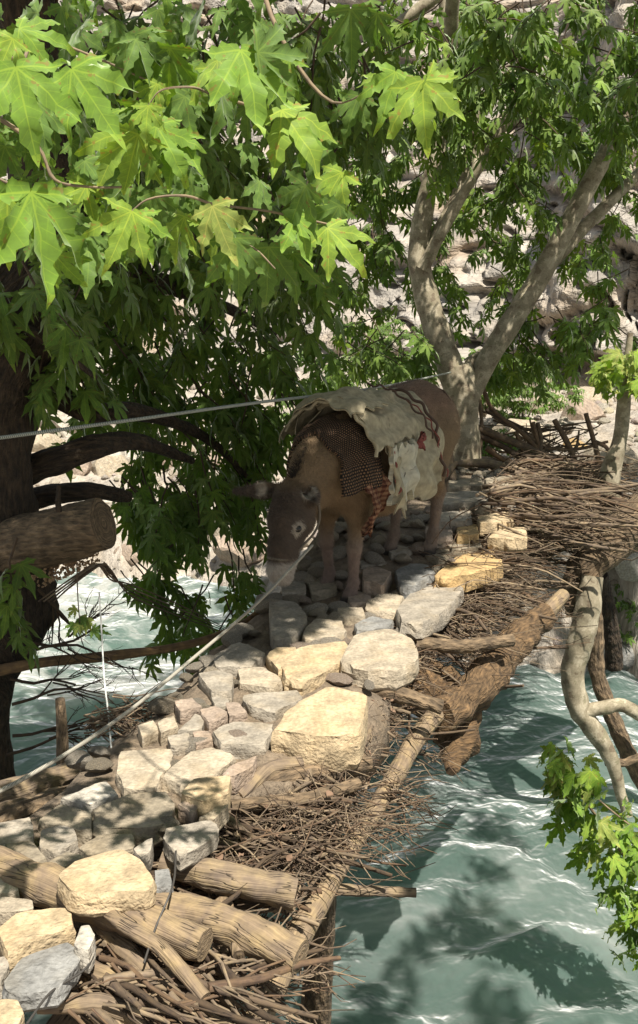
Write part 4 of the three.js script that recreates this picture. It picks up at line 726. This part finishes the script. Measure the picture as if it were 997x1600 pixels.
// ---------------------------------------------------------------- ropes, strings, poles
const ropeMap = tex(64, 64, (u, v) => { const s = 0.7 + 0.3 * Math.sin((u + v * 2) * TAU * 2); return [s, s, s]; });
const cord = (name, pts, r, m, label, cat = 'rope') => { const c = pts.length > 2 ? pts : [pts[0], pts[0].clone().lerp(pts[1], 0.5), pts[1]]; const o = solo(name, limb(c, c.map(() => r), { seg: 60, rad: 8, amp: 0.04, freq: 30 }), m, label, cat); return o; };
const ropeMat = mat(lin(0.62, 0.58, 0.48), { map: rep(ropeMap, 40) }), cableMat = mat(lin(0.55, 0.58, 0.52), { map: rep(ropeMap, 30), roughness: 0.7 }), stringMat = mat(lin(0.66, 0.66, 0.62)), wireMat = mat(lin(0.05, 0.045, 0.04), { roughness: 0.6 });
cord('handrail_rope', [at(-60, 692, 3.9), at(150, 664, 4.25), at(380, 632, 4.9), at(560, 610, 6.0), at(640, 596, 7.2), at(704, 582, 8.85)], 0.008, cableMat, 'taut grey green rope strung from the dark trunk to the forked tree');
cord('lead_rope', [at(488, 852, 4.86), at(455, 888, 4.7), at(400, 944, 4.42), at(300, 1030, 3.95), at(200, 1112, 3.5), at(100, 1180, 3.1), at(0, 1236, 2.8), at(-60, 1262, 2.65)], 0.0075, ropeMat, 'pale braided lead rope running from the donkey halter to the left');
cord('string', [at(155, 925, 4.1), at(159, 990, 4.05), at(163, 1060, 3.9), at(170, 1120, 3.7), at(174, 1168, 3.55), at(188, 1225, 3.2)], 0.0035, stringMat, 'thin white string hanging down to the flagstones', 'string');
cord('bare_twig', [onY(275, 1330, 0.05), onY(268, 1390, 0.1), onY(243, 1450, 0.05), onY(225, 1505, 0.02)], 0.003, wireMat, 'thin black twig lying across the foremost log', 'twig');
cord('wire', [onY(150, 1480, 0.03), onY(135, 1512, 0.03), onY(80, 1550, 0.04), onY(42, 1600, 0.05)], 0.003, wireMat, 'thin black wire beside the blue grey slate slab', 'wire');
{
  R = rngOf(851);
  const pole = solo('pole', limb([at(-40, 1056, 4.3), at(60, 1036, 4.5), at(160, 1026, 4.7), at(290, 1008, 4.95), at(370, 980, 5.2), at(430, 935, 5.5)], [0.026, 0.027, 0.026, 0.022, 0.02, 0.018], { seg: 40, rad: 12 }), mat(lin(0.46, 0.33, 0.22), { map: rep(woodMap, 3), bumpMap: rep(woodBump, 3), bumpScale: 0.008 }), 'brown bare pole laid from the dark trunk to the bridge edge', 'pole');
  solo('post', limb([at(98, 1220, 3.75), at(97, 1150, 3.8), at(94, 1092, 3.8)], [0.028, 0.026, 0.02], { seg: 14, rad: 10, amp: 0.12 }), brownBark, 'short broken wooden post standing beside the dark trunk', 'post');
  const base = [[0, 1250, 3.2], [70, 1205, 3.5], [160, 1180, 3.75]];
  solo('fallen_log', limb([at(-60, 1262, 2.95), at(60, 1232, 3.3), at(150, 1205, 3.55), at(230, 1170, 3.85)], [0.055, 0.06, 0.06, 0.05], { seg: 30, rad: 14, amp: 0.15 }), greyWood, 'weathered log lying along the left edge of the stones', 'log');
  solo('fallen_log', limb([at(-60, 1300, 2.75), at(40, 1268, 3.0), at(120, 1240, 3.3)], [0.04, 0.05, 0.04], { seg: 24, rad: 12, amp: 0.15 }), brownBark, 'thin dark log under the shaded stones by the trunk', 'log');
  // dead leafless branch over the water on the left
  const T = thing('dead_branch', 'leafless dark dead branch spread over the water by the trunk', 'branch', at(20, 1150, 4.4));
  const tw = [];
  const grow = (p, d, L, r, n) => { const e = p.clone().addScaledVector(d, L); tw.push(stick(p, e, r, r * 0.55, 0.06, 6, 5)); if (n > 0) for (let i = 0; i < 3; i++) grow(p.clone().lerp(e, rr(0.35, 1)), d.clone().add(V(rr(-0.7, 0.7), rr(-0.6, 0.6), rr(-0.5, 0.5))).normalize(), L * rr(0.45, 0.75), r * 0.55, n - 1); };
  for (const [a, b, x, y] of [[20, 1100, 1, 0.25], [20, 1150, 1, 0.05], [15, 1060, 1, -0.2], [10, 1180, 1, 0.3], [30, 1000, 0.9, -0.3], [60, 920, 0.5, -0.9], [40, 1020, 0.8, 0.3]]) grow(at(a, b, 4.45), V(x, y, rr(-0.4, 0.1)).normalize(), rr(0.3, 0.45), 0.009, 3);
  part('twig', local(join(tw), T), TWIG[2], T);
  // twisted vine hanging from the stub and the small bright sprig in front of the water
  const vine = thing('vine', 'twisted bare vine trailing from the sawn stub towards the bridge', 'vine', at(140, 880, 4.3));
  for (let i = 0; i < 4; i++) part('strand', local(limb([at(60 + i * 8, 940, 4.25), at(110, 905 + i * 4, 4.25), at(150 + i * 3, 882, 4.3), at(172, 905 - i * 5, 4.4), at(200, 912 + i * 5, 4.6), at(280, 945 + i * 6, 5.0), at(360, 985 + i * 2, 5.3)], [0.004, 0.005, 0.0055, 0.005, 0.004, 0.003, 0.002], { seg: 40, rad: 6, amp: 0.3, freq: 9, seed: i * 5 }), vine), TWIG[i % 3], vine);
  const sp = thing('leaf_sprig', 'small sprig of yellow green leaves hanging in front of the water', 'sprig', at(124, 930, 4.1));
  part('twig', local(limb(px3([[120, 880], [122, 940], [126, 985]], 4.1), [0.003, 0.0025, 0.002], { seg: 10, rad: 5 }), sp), TWIG[0], sp);
  for (let i = 0; i < 9; i++) { const b = at(124 + rr(-8, 8), 955 + rr(-6, 28), 4.1 + rr(-0.04, 0.04)), th = rr(0, 6.28); leafMesh(sp, b, b.clone().add(V(Math.cos(th) * 0.05, -0.05, Math.sin(th) * 0.05)), rr(0.05, 0.08), { g: i, m: i % 3 ? 3 : 2, face: 0.5 }); }
  leafMesh(sp, at(145, 985, 4.1), at(180, 992, 4.1), 0.09, { m: 2, folded: true });
}
// shrubs on the far bank
{
  R = rngOf(861);
  for (const [px, py, D, s, label] of [[500, 640, 13.5, 0.7, 'low green shrub on the scree behind the donkey saddle'], [760, 585, 12.5, 0.6, 'grey green bush behind the forked trunk'], [815, 610, 12.8, 0.7, 'bush at the foot of the cliff undercut'], [770, 690, 10.5, 0.25, 'small green plant at the foot of the forked trunk'], [975, 955, 9.6, 0.5, 'green shrub on the bank under the leaning trunk'], [620, 560, 14, 0.8, 'leafy bush on the slope behind the donkey rump']]) {
    const c = at(px, py, D), T = thing('shrub', label, 'shrub', c), lv = [], st = [];
    for (let i = 0; i < 5; i++) { const a = rr(0, 6.28); st.push(stick(c.clone().add(V(0, -s * 0.9, 0)), c.clone().add(V(Math.cos(a) * s * 0.5, rr(0, 0.4) * s, Math.sin(a) * s * 0.4)), 0.012, 0.004)); }
    for (let i = 0; i < 90 * s / 0.6; i++) { const a = rr(0, 6.28), e = rr(-1, 1), q = Math.cbrt(R()) * s, p = c.clone().add(V(Math.cos(a) * q * Math.sqrt(1 - e * e), e * q * 0.7, Math.sin(a) * q * Math.sqrt(1 - e * e) * 0.7)); spray(p, V(rr(-1, 1), 0.3, rr(-1, 1)), 7, 0.09, lv, null, { len: 0.15 }); }
    part('stem', local(join(st), T), TWIG[1], T); crown(T, lv, 'foliage');
  }
}
// ---------------------------------------------------------------- donkey
const DC = V(0.33, 0, -5.6), DF = V(-0.62, 0, 0.785).normalize(), DS = V(0.785, 0, 0.62).normalize();
// a: towards the head, u: up from its hooves, b: towards its left side (the deck rises under the hind legs)
const W = (a, u, b) => DC.clone().addScaledVector(DF, a).addScaledVector(DS, b).add(V(0, u + Math.max(0, 0.36 - a) * 0.15, 0));
const hu = u => 0.245 + (u - 0.255) * 0.80, H = (a, u, b) => W(a - 0.02, hu(u), b);
const smin = (a, b, k) => { const h = Math.max(k - Math.abs(a - b), 0) / k; return Math.min(a, b) - h * h * k * 0.25; };
function field(bones, k) {
  const B = bones.map(([p, r0, q, r1, kk]) => { const d = q.clone().sub(p); return { p, d, L2: Math.max(1e-8, d.lengthSq()), r0, r1, k: kk ?? k }; });
  return (x, y, z) => { let s = 9; for (const b of B) { const ex = x - b.p.x, ey = y - b.p.y, ez = z - b.p.z; let t = (ex * b.d.x + ey * b.d.y + ez * b.d.z) / b.L2; t = t < 0 ? 0 : t > 1 ? 1 : t; const fx = ex - b.d.x * t, fy = ey - b.d.y * t, fz = ez - b.d.z * t; s = smin(s, Math.sqrt(fx * fx + fy * fy + fz * fz) - b.r0 - (b.r1 - b.r0) * t, b.k); } return s; };
}
function march(fn, c, half, res) {
  const mc = new MarchingCubes(res, new THREE.MeshStandardMaterial(), false, false, 400000); mc.isolation = 0;
  let i = 0; for (let z = 0; z < res; z++) for (let y = 0; y < res; y++) for (let x = 0; x < res; x++, i++) { const h = res / 2; mc.field[i] = -fn(c.x + (x - h) / h * half, c.y + (y - h) / h * half, c.z + (z - h) / h * half); }
  mc.update(); const n = mc.count, pos = mc.positionArray.slice(0, n * 3), g = new THREE.BufferGeometry();
  for (let k = 0; k < n; k++) { pos[k * 3] = c.x + pos[k * 3] * half; pos[k * 3 + 1] = c.y + pos[k * 3 + 1] * half; pos[k * 3 + 2] = c.z + pos[k * 3 + 2] * half; }
  g.setAttribute('position', new THREE.Float32BufferAttribute(pos, 3));
  const m = mergeVertices(g, 1e-5); // smooth normals from the field itself
  const p = m.attributes.position, nn = new Float32Array(p.count * 3), e = half / res, v = V();
  for (let k = 0; k < p.count; k++) { const x = p.getX(k), y = p.getY(k), z = p.getZ(k); v.set(fn(x + e, y, z) - fn(x - e, y, z), fn(x, y + e, z) - fn(x, y - e, z), fn(x, y, z + e) - fn(x, y, z - e)).normalize(); nn[k * 3] = v.x; nn[k * 3 + 1] = v.y; nn[k * 3 + 2] = v.z; }
  m.setAttribute('normal', new THREE.BufferAttribute(nn, 3)); 
  // faces must agree with the normals
  const id = m.index.array, A = V(), B = V(), C = V(); A.fromBufferAttribute(p, id[0]); B.fromBufferAttribute(p, id[1]).sub(A); C.fromBufferAttribute(p, id[2]).sub(A); B.cross(C);
  if (B.dot(V(nn[id[0] * 3], nn[id[0] * 3 + 1], nn[id[0] * 3 + 2])) < 0) for (let k = 0; k < id.length; k += 3) { const t = id[k + 1]; id[k + 1] = id[k + 2]; id[k + 2] = t; }
  return m;
}
const donkey = thing('donkey', 'brown donkey with lowered head standing on the stone bridge under a saddle load', 'donkey', W(0, 0, 0));
{
  const bn = []; const b = (p, r0, q, r1, k) => bn.push([W(...p), r0, W(...q), r1, k]);
  // trunk: deep chest, round belly, high croup
  b([0.34, 0.80, 0], 0.19, [0.05, 0.76, 0], 0.255); b([0.34, 0.66, 0], 0.17, [0.05, 0.63, 0], 0.235); b([0.05, 0.76, 0], 0.255, [-0.25, 0.80, 0], 0.235); b([0.05, 0.63, 0], 0.235, [-0.27, 0.68, 0], 0.2);
  b([-0.25, 0.80, 0], 0.235, [-0.44, 0.82, 0], 0.20); b([-0.42, 0.86, 0.09], 0.14, [-0.42, 0.86, -0.09], 0.14); b([0.38, 0.93, 0], 0.09, [0.1, 0.93, 0], 0.1); b([-0.2, 0.95, 0], 0.09, [-0.42, 0.95, 0], 0.1);
  b([0.45, 0.70, 0.06], 0.1, [0.45, 0.70, -0.06], 0.1);
  // neck hanging forward and down
  b([0.36, 0.83, 0], 0.165, [0.53, 0.79, 0], 0.13); b([0.53, 0.79, 0], 0.125, [0.68, 0.68, 0.0], 0.098); b([0.45, 0.70, 0], 0.1, [0.64, 0.60, 0], 0.075);
  // hind legs
  for (const s of [1, -1]) {
    const f = s > 0 ? 0 : 0.1;
    b([-0.40, 0.76, 0.11 * s], 0.17, [-0.34 + f, 0.56, 0.12 * s], 0.115); b([-0.34 + f, 0.56, 0.12 * s], 0.11, [-0.50 + f, 0.38, 0.115 * s], 0.044, 0.05); b([-0.50 + f, 0.38, 0.115 * s], 0.042, [-0.46 + f, 0.12, 0.11 * s], 0.026, 0.03); b([-0.46 + f, 0.12, 0.11 * s], 0.036, [-0.42 + f, 0.045, 0.11 * s], 0.036, 0.03); b([-0.415 + f, 0.04, 0.11 * s], 0.044, [-0.405 + f, 0.02, 0.11 * s], 0.05, 0.02);
    const g = s > 0 ? 0 : -0.07;
    b([0.36, 0.66, 0.11 * s], 0.105, [0.32, 0.52, 0.115 * s], 0.07); b([0.32, 0.52, 0.115 * s], 0.066, [0.36 + g * 0.4, 0.31, 0.11 * s], 0.036, 0.05); b([0.36 + g * 0.4, 0.31, 0.11 * s], 0.038, [0.365 + g, 0.11, 0.11 * s], 0.024, 0.03); b([0.365 + g, 0.11, 0.11 * s], 0.031, [0.395 + g, 0.045, 0.11 * s], 0.036, 0.03); b([0.40 + g, 0.04, 0.11 * s], 0.042, [0.41 + g, 0.018, 0.11 * s], 0.05, 0.02);
  }
  b([-0.58, 0.88, 0], 0.035, [-0.64, 0.66, 0], 0.025, 0.05); b([-0.64, 0.66, 0], 0.025, [-0.64, 0.4, 0], 0.035, 0.03);
  const bodyF = field(bn, 0.09);
  const box = new THREE.Box3().setFromPoints([W(0.85, 0, 0.3), W(-0.75, 0, -0.3), W(0.85, 0, -0.3), W(-0.75, 0, 0.3)]), c = box.getCenter(V()); c.y = 0.6;
  let body = march(bodyF, c, 0.9, 132);
  // head: own finer grid
  const hn = []; const h = (p, r0, q, r1, k) => hn.push([H(...p), r0, H(...q), r1, k]);
  const y0 = 0;
  h([0.66, 0.78, 0], 0.10, [0.75, 0.73, 0], 0.10); h([0.77, 0.73, 0], 0.088, [0.83, 0.62, 0], 0.083); h([0.83, 0.62, 0], 0.08, [0.875, 0.44, 0.005], 0.056); h([0.875, 0.44, 0.005], 0.056, [0.90, 0.30, 0.01], 0.05); h([0.895, 0.29, 0.01], 0.054, [0.89, 0.265, 0.012], 0.05);
  h([0.73, 0.60, 0.025], 0.072, [0.73, 0.60, -0.025], 0.072); h([0.74, 0.56, 0], 0.065, [0.83, 0.36, 0.005], 0.042); h([0.83, 0.36, 0.005], 0.04, [0.86, 0.255, 0.01], 0.036);
  h([0.812, 0.595, 0.070], 0.024, [0.835, 0.575, 0.066], 0.02, 0.03); h([0.812, 0.595, -0.070], 0.024, [0.835, 0.575, -0.066], 0.02, 0.03); // brows
  h([0.905, 0.285, 0.036], 0.026, [0.885, 0.275, 0.04], 0.022, 0.02); h([0.905, 0.285, -0.014], 0.026, [0.885, 0.275, -0.02], 0.022, 0.02);
  // ears: one out to its right, one drooping to its left
  const ear = (p, q, r, k = 0.03) => { const m = p.clone().lerp(q, 0.45); hn.push([p, 0.026, m, r, k]); hn.push([m, r, q, 0.012, k]); };
  ear(H(0.745, 0.79, -0.06), H(0.84, 0.75, -0.35), 0.04); ear(H(0.72, 0.79, 0.045), H(0.80, 0.745, 0.175), 0.042);
  const hf0 = field(hn, 0.05), holes = [[H(0.928, 0.277, 0.036), 0.015], [H(0.928, 0.277, -0.016), 0.015], [H(0.91, 0.285, 0.034), 0.011], [H(0.91, 0.285, -0.014), 0.011]];
  const earIn = [[H(0.855, 0.775, -0.24), H(0.79, 0.80, -0.12)], [H(0.805, 0.79, 0.15), H(0.765, 0.81, 0.08)]];
  const headF = (x, y, z) => { let s = hf0(x, y, z); for (const [p, r] of holes) s = Math.max(s, r - Math.hypot(x - p.x, y - p.y, z - p.z)); for (const [p, q] of earIn) { const d = q.clone().sub(p), t = Math.max(0, Math.min(1, ((x - p.x) * d.x + (y - p.y) * d.y + (z - p.z) * d.z) / d.lengthSq())); s = Math.max(s, 0.028 - Math.hypot(x - p.x - d.x * t, y - p.y - d.y * t, z - p.z - d.z * t)); } return s; };
  const hc = H(0.79, 0.55, -0.05);
  let head = march(headF, hc, 0.36, 116);
  let g = join([body, head].map(q => { q.deleteAttribute('uv'); return boxUV(q); }));
  const eye = H(0.834, 0.57, 0.08);
  const inv = (x, y, z) => { const d = V(x, y, z).sub(DC), a = d.dot(DF), bb = d.dot(DS); return [a, y - Math.max(0, 0.36 - a) * 0.15, bb]; };
  colourBy(g, (x, y, z) => { // coat: dun body, dark head, pale muzzle, eye ring and belly
    let [a, u, s] = inv(x, y, z); if (a > 0.64) { u = 0.255 + (u - 0.245) / 0.80; a += 0.02; } const n = 0.9 + 0.25 * fbm(x * 9, y * 9, z * 9, 3) + 0.12 * N3(x * 60, y * 60, z * 60);
    let c = [0.19, 0.125, 0.068]; const mix = (q, t) => { t = Math.max(0, Math.min(1, t)); c = c.map((v, i) => lerp(v, q[i], t)); };
    mix([0.20, 0.118, 0.075], sst(0.82, 1.0, u) * sst(0.3, -0.1, a));
    mix([0.085, 0.060, 0.043], sst(0.66, 0.75, a) * sst(0.86, 0.78, u));
    mix([0.20, 0.15, 0.115], sst(0.45, 0.3, u) * sst(0.6, 0.5, a)); mix([0.19, 0.135, 0.11], sst(0.36, 0.25, u) * sst(0.55, 0.45, a) * sst(0.2, 0.3, a));
    mix([0.045, 0.036, 0.03], sst(0.06, 0.045, u) * sst(0.7, 0.6, a));
    mix([0.42, 0.37, 0.32], sst(0.375, 0.335, u) * sst(0.7, 0.76, a));
    const de = Math.hypot(x - eye.x, y - eye.y, z - eye.z); mix([0.38, 0.33, 0.27], sst(0.05, 0.034, de + 0.012 * N3(x * 40, y * 40, z * 40)));
    for (const [p, q] of earIn) { const m = p.clone().lerp(q, 0.5), d = Math.hypot(x - m.x, y - m.y, z - m.z); mix([0.34, 0.29, 0.23], sst(0.05, 0.03, d)); }
    mix([0.06, 0.045, 0.035], sst(0.012, 0.006, Math.abs(s)) * sst(0.96, 1.0, u) * 0.7); return c.map(v => v * n); });
  const fur = tex(256, 256, (u, v) => { const l = 0.5 + 0.6 * tf(u, v, 60, 111, 3, 0.5); return [l, l, l]; }, { srgb: false, repeat: 3 });
  const coat = g.clone();
  const bodyM = part('body', local(g, donkey), new THREE.MeshPhysicalMaterial({ vertexColors: true, roughness: 0.85, bumpMap: fur, bumpScale: 0.006, sheen: 0.35, sheenRoughness: 0.5, sheenColor: lin(0.3, 0.25, 0.2) }), donkey);
  const eb = new THREE.SphereGeometry(0.019, 20, 14); const ep = H(0.838, 0.57, 0.089); part('eye', local(eb.translate(ep.x, ep.y, ep.z), donkey), mat(lin(0.012, 0.009, 0.008), { roughness: 0.12 }), donkey);
  const e2 = new THREE.SphereGeometry(0.019, 20, 14), q2 = H(0.838, 0.57, -0.089); part('eye', local(e2.translate(q2.x, q2.y, q2.z), donkey), mat(lin(0.012, 0.009, 0.008), { roughness: 0.12 }), donkey);
  // short coat hair
  {
    R = rngOf(905); const cp = coat.attributes.position, cn = coat.attributes.normal, cc = coat.attributes.color, n = 42000;
    const blade = new THREE.BufferGeometry(); blade.setAttribute('position', new THREE.Float32BufferAttribute([-0.06, 0, 0, 0.06, 0, 0, 0, 1, 0.12], 3)); blade.computeVertexNormals();
    const im = finish(new THREE.InstancedMesh(blade, mat(0xffffff, { side: THREE.DoubleSide, roughness: 0.75 }), n)); im.name = 'coat_hair'; im.userData.kind = 'stuff';
    const N = V(), P = V(), col = new THREE.Color();
    for (let i = 0; i < n; i++) { const k = Math.floor(R() * cp.count); P.fromBufferAttribute(cp, k).sub(donkey.position); N.fromBufferAttribute(cn, k);
      const d = DF.clone().multiplyScalar(-0.8).add(V(rr(-0.35, 0.35), -0.75 + rr(-0.3, 0.3), rr(-0.35, 0.35))); d.addScaledVector(N, 0.28 - d.dot(N)).normalize(); const m = basis(d, N), s = rr(0.012, 0.026); m.scale(V(s, s, s)); m.setPosition(P); im.setMatrixAt(i, m); const l = rr(0.8, 1.3); im.setColorAt(i, col.setRGB(cc.getX(k) * l, cc.getY(k) * l, cc.getZ(k) * l)); }
    donkey.add(im);
  }
  // mane tufts along the crest
  R = rngOf(901); const hair = [];
  for (let i = 0; i < 620; i++) { const t = R(), p = W(lerp(0.40, 0.755, t), lerp(0.995, 0.735, Math.pow(t, 1.25)), rr(-0.012, 0.012)); hair.push(stick(p, p.clone().addScaledVector(DF, rr(-0.015, 0.03)).addScaledVector(DS, rr(-0.04, 0.03)).add(V(0, rr(0.015, 0.05), 0)), 0.0022, 0.0006, 0.1, 3, 3)); }
  part('mane', local(join(hair), donkey), mat(lin(0.03, 0.022, 0.017)), donkey);
  // rope halter: cheek strap, noseband
  const hm = mat(lin(0.30, 0.25, 0.19), { map: rep(ropeMap, 40) });
  const ringOn = (pts, r) => limb(pts.map(p => H(...p)), pts.map(() => r), { seg: 50, rad: 7, amp: 0.03, freq: 30 });
  const halter = part('halter', local(ringOn([[0.80, 0.80, -0.03], [0.745, 0.825, 0.03], [0.70, 0.77, 0.092], [0.672, 0.68, 0.095], [0.67, 0.58, 0.092], [0.705, 0.51, 0.086], [0.76, 0.44, 0.06], [0.80, 0.40, 0.054]], 0.007), donkey), hm, donkey); part('noseband', local(ringOn([[0.945, 0.385, 0.005], [0.925, 0.378, 0.05], [0.87, 0.37, 0.064], [0.81, 0.36, 0.05], [0.785, 0.355, 0.005], [0.81, 0.36, -0.04], [0.87, 0.37, -0.055], [0.925, 0.378, -0.04], [0.945, 0.385, 0.005]], 0.008), donkey), hm, halter);
}
// ---------------------------------------------------------------- saddle load: quilted pad, canvas, white sack, trims
const load = thing('saddle_load', 'cream canvas saddle cloth with knitted pad and white sack on the donkey', 'saddle pack', W(0, 0.9, 0));
{
  R = rngOf(911);
  // profile round the barrel: angle 0 = top, positive = donkey's left; beyond the widest point the cloth hangs straight down
  const wrap = (a, th, off) => { // returns point at angle th (rad) round the barrel
    const nk = sst(0.40, 0.66, a), cy = 0.78 - 0.03 * nk, ry = (0.245 + off) * (1 - 0.24 * nk), rz = (0.255 + off) * (1 - 0.34 * nk), lim = 1.45;
    if (Math.abs(th) <= lim) return [a, cy + Math.cos(th) * ry, Math.sin(th) * rz];
    const s = Math.sign(th), ex = Math.abs(th) - lim; return [a, cy + Math.cos(lim) * ry - ex * 0.36, s * (Math.sin(lim) * rz + 0.02 * Math.sin(ex * 2))];
  };
  function sheet({ a0, a1, t0, t1, off, fold = 0.02, ff = 6, seed = 1, thick = 0.008, nu = 40, nv = 90, skew = 0, hem = 0.03, flare = 0 }) {
    const pos = [], idx = [], uv = [];
    for (const side of [0, 1]) for (let i = 0; i <= nu; i++) for (let j = 0; j <= nv; j++) {
      const u = i / nu, v = j / nv, th = lerp(t0, t1, v) + hem * N2(u * 5 + seed, j > nv / 2 ? 1 : 7) * (v > 0.5 ? v : 1 - v);
      const a = lerp(a0, a1, u) + skew * (v - 0.4) + 0.02 * N2(v * 4 + seed, i > nu / 2 ? 3 : 11);
      const dn = Math.max(0, Math.abs(th) - 1.1), w = fold * (0.35 + dn) * (fbm(a * ff + seed, th * 0.9, seed, 2) * 2 + Math.sin(a * 26 + seed + th * 1.4) * 0.5) + fold * 0.6 * N3(a * 3, th * 2.4, seed);
      const p = wrap(a, th, off + w + flare * dn - side * thick), q = W(...p); pos.push(q.x, q.y, q.z); uv.push(a, th * 0.28);
    }
    const q = (nu + 1) * (nv + 1), ix = (s, i, j) => s * q + i * (nv + 1) + j;
    for (let i = 0; i < nu; i++) for (let j = 0; j < nv; j++) { const a = ix(0, i, j), b = ix(0, i, j + 1), c = ix(0, i + 1, j), d = ix(0, i + 1, j + 1); idx.push(a, b, c, b, d, c, a + q, c + q, b + q, b + q, c + q, d + q); }
    for (let i = 0; i < nu; i++) for (const j of [0, nv]) { const a = ix(0, i, j), b = ix(0, i + 1, j); idx.push(a, b, a + q, b, b + q, a + q); }
    for (let j = 0; j < nv; j++) for (const i of [0, nu]) { const a = ix(0, i, j), b = ix(0, i, j + 1); idx.push(a, a + q, b, b, a + q, b + q); }
    const g = new THREE.BufferGeometry(); g.setAttribute('position', new THREE.Float32BufferAttribute(pos, 3)); g.setAttribute('uv', new THREE.Float32BufferAttribute(uv, 2)); g.setIndex(idx); g.computeVertexNormals(); return local(g, load);
  }
  const weave = tex(256, 256, (u, v) => { const n = 0.86 + 0.2 * tf(u, v, 8, 121, 4), w = 0.06 * Math.sin(u * TAU * 64) + 0.06 * Math.sin(v * TAU * 64); return [n + w, (n + w) * 0.985, (n + w) * 0.95]; }, { repeat: 4 });
  const knit = tex(256, 256, (u, v) => { const x = u * 16, y = v * 16, s = (Math.floor(y) % 2) * 0.5, d = Math.hypot(((x + s) % 1) - 0.5, (y % 1) - 0.5); const l = sst(0.5, 0.18, d); return [0.16 + 0.62 * l, 0.13 + 0.5 * l, 0.1 + 0.4 * l]; }, { repeat: 5 });
  const check = tex(256, 256, (u, v) => { const x = Math.floor(u * 16) % 2, y = Math.floor(v * 16) % 2; const a = x && y ? [0.38, 0.22, 0.17] : x || y ? [0.56, 0.4, 0.33] : [0.72, 0.6, 0.5]; return a; }, { repeat: 6 });
  const canvas = mat(lin(0.55, 0.485, 0.35), { map: weave, bumpMap: weave, bumpScale: 0.003 }), sackM = new THREE.MeshPhysicalMaterial({ color: lin(0.68, 0.65, 0.54), map: weave, roughness: 0.5, sheen: 0.2 }), knitM = mat(lin(0.42, 0.37, 0.32), { map: knit, bumpMap: knit, bumpScale: 0.012 }), checkM = mat(lin(0.6, 0.5, 0.42), { map: check }), redM = mat(lin(0.22, 0.06, 0.05)), dark = mat(lin(0.09, 0.055, 0.04));
  part('knitted_pad', sheet({ a0: 0.30, a1: 0.575, t0: -1.6, t1: 1.85, off: 0.005, fold: 0.02, ff: 9, seed: 3, thick: 0.02, skew: 0.03 }), knitM, load);
  part('canvas_cloth', sheet({ a0: -0.16, a1: 0.34, t0: -1.7, t1: 2.3, off: 0.045, fold: 0.032, ff: 5, seed: 5, skew: -0.06, hem: 0.14, flare: 0.03 }), canvas, load);
  part('canvas_flap', sheet({ a0: 0.02, a1: 0.42, t0: -1.1, t1: 1.25, off: 0.085, fold: 0.035, ff: 5, seed: 9, skew: 0.05, hem: 0.05 }), canvas, load);
  part('canvas_flap', sheet({ a0: 0.16, a1: 0.47, t0: -1.3, t1: 0.62, off: 0.125, fold: 0.04, ff: 5, seed: 19, skew: 0.06, hem: 0.07, flare: 0.02 }), canvas, load);
  part('white_sack', sheet({ a0: 0.10, a1: 0.34, t0: 1.32, t1: 2.12, off: 0.095, fold: 0.032, ff: 6, seed: 13, thick: 0.03, nv: 50, hem: 0.12 }), sackM, load);
  part('checked_cloth', sheet({ a0: 0.33, a1: 0.44, t0: 1.62, t1: 2.35, off: 0.02, fold: 0.05, ff: 12, seed: 23, thick: 0.012, nv: 50, hem: 0.3, flare: -0.03 }), checkM, load);
  part('red_rag', sheet({ a0: 0.05, a1: 0.09, t0: 1.28, t1: 1.48, off: 0.1, fold: 0.04, ff: 12, seed: 29, thick: 0.012, nu: 16, nv: 26, hem: 0.1 }), redM, load);
  const trim = (a, b, t0, t1, off, r, m) => { const pts = []; for (let i = 0; i <= 14; i++) { const t = i / 14, th = lerp(t0, t1, t); pts.push(W(...wrap(lerp(a, b, t) + 0.012 * N2(t * 5, a), th, off + 0.02 * N2(t * 6, a * 9)))); } part('trim_cord', local(limb(pts, pts.map(() => r), { seg: 60, rad: 7, amp: 0.06, freq: 20 }), load), m, load); };
  trim(-0.02, -0.17, 0.1, 2.1, 0.085, 0.009, dark); trim(0.0, -0.19, 0.6, 2.12, 0.085, 0.004, redM); trim(0.335, 0.31, -0.5, 2.0, 0.075, 0.014, canvas); trim(0.325, 0.30, 1.1, 2.0, 0.085, 0.005, redM); trim(0.12, -0.02, 0.05, 1.4, 0.12, 0.006, dark); trim(0.44, 0.46, -1.1, 1.35, 0.09, 0.01, canvas);
  trim(-0.50, -0.46, -1.2, 0.9, 0.012, 0.007, dark);
}
renderer.render(scene, camera);
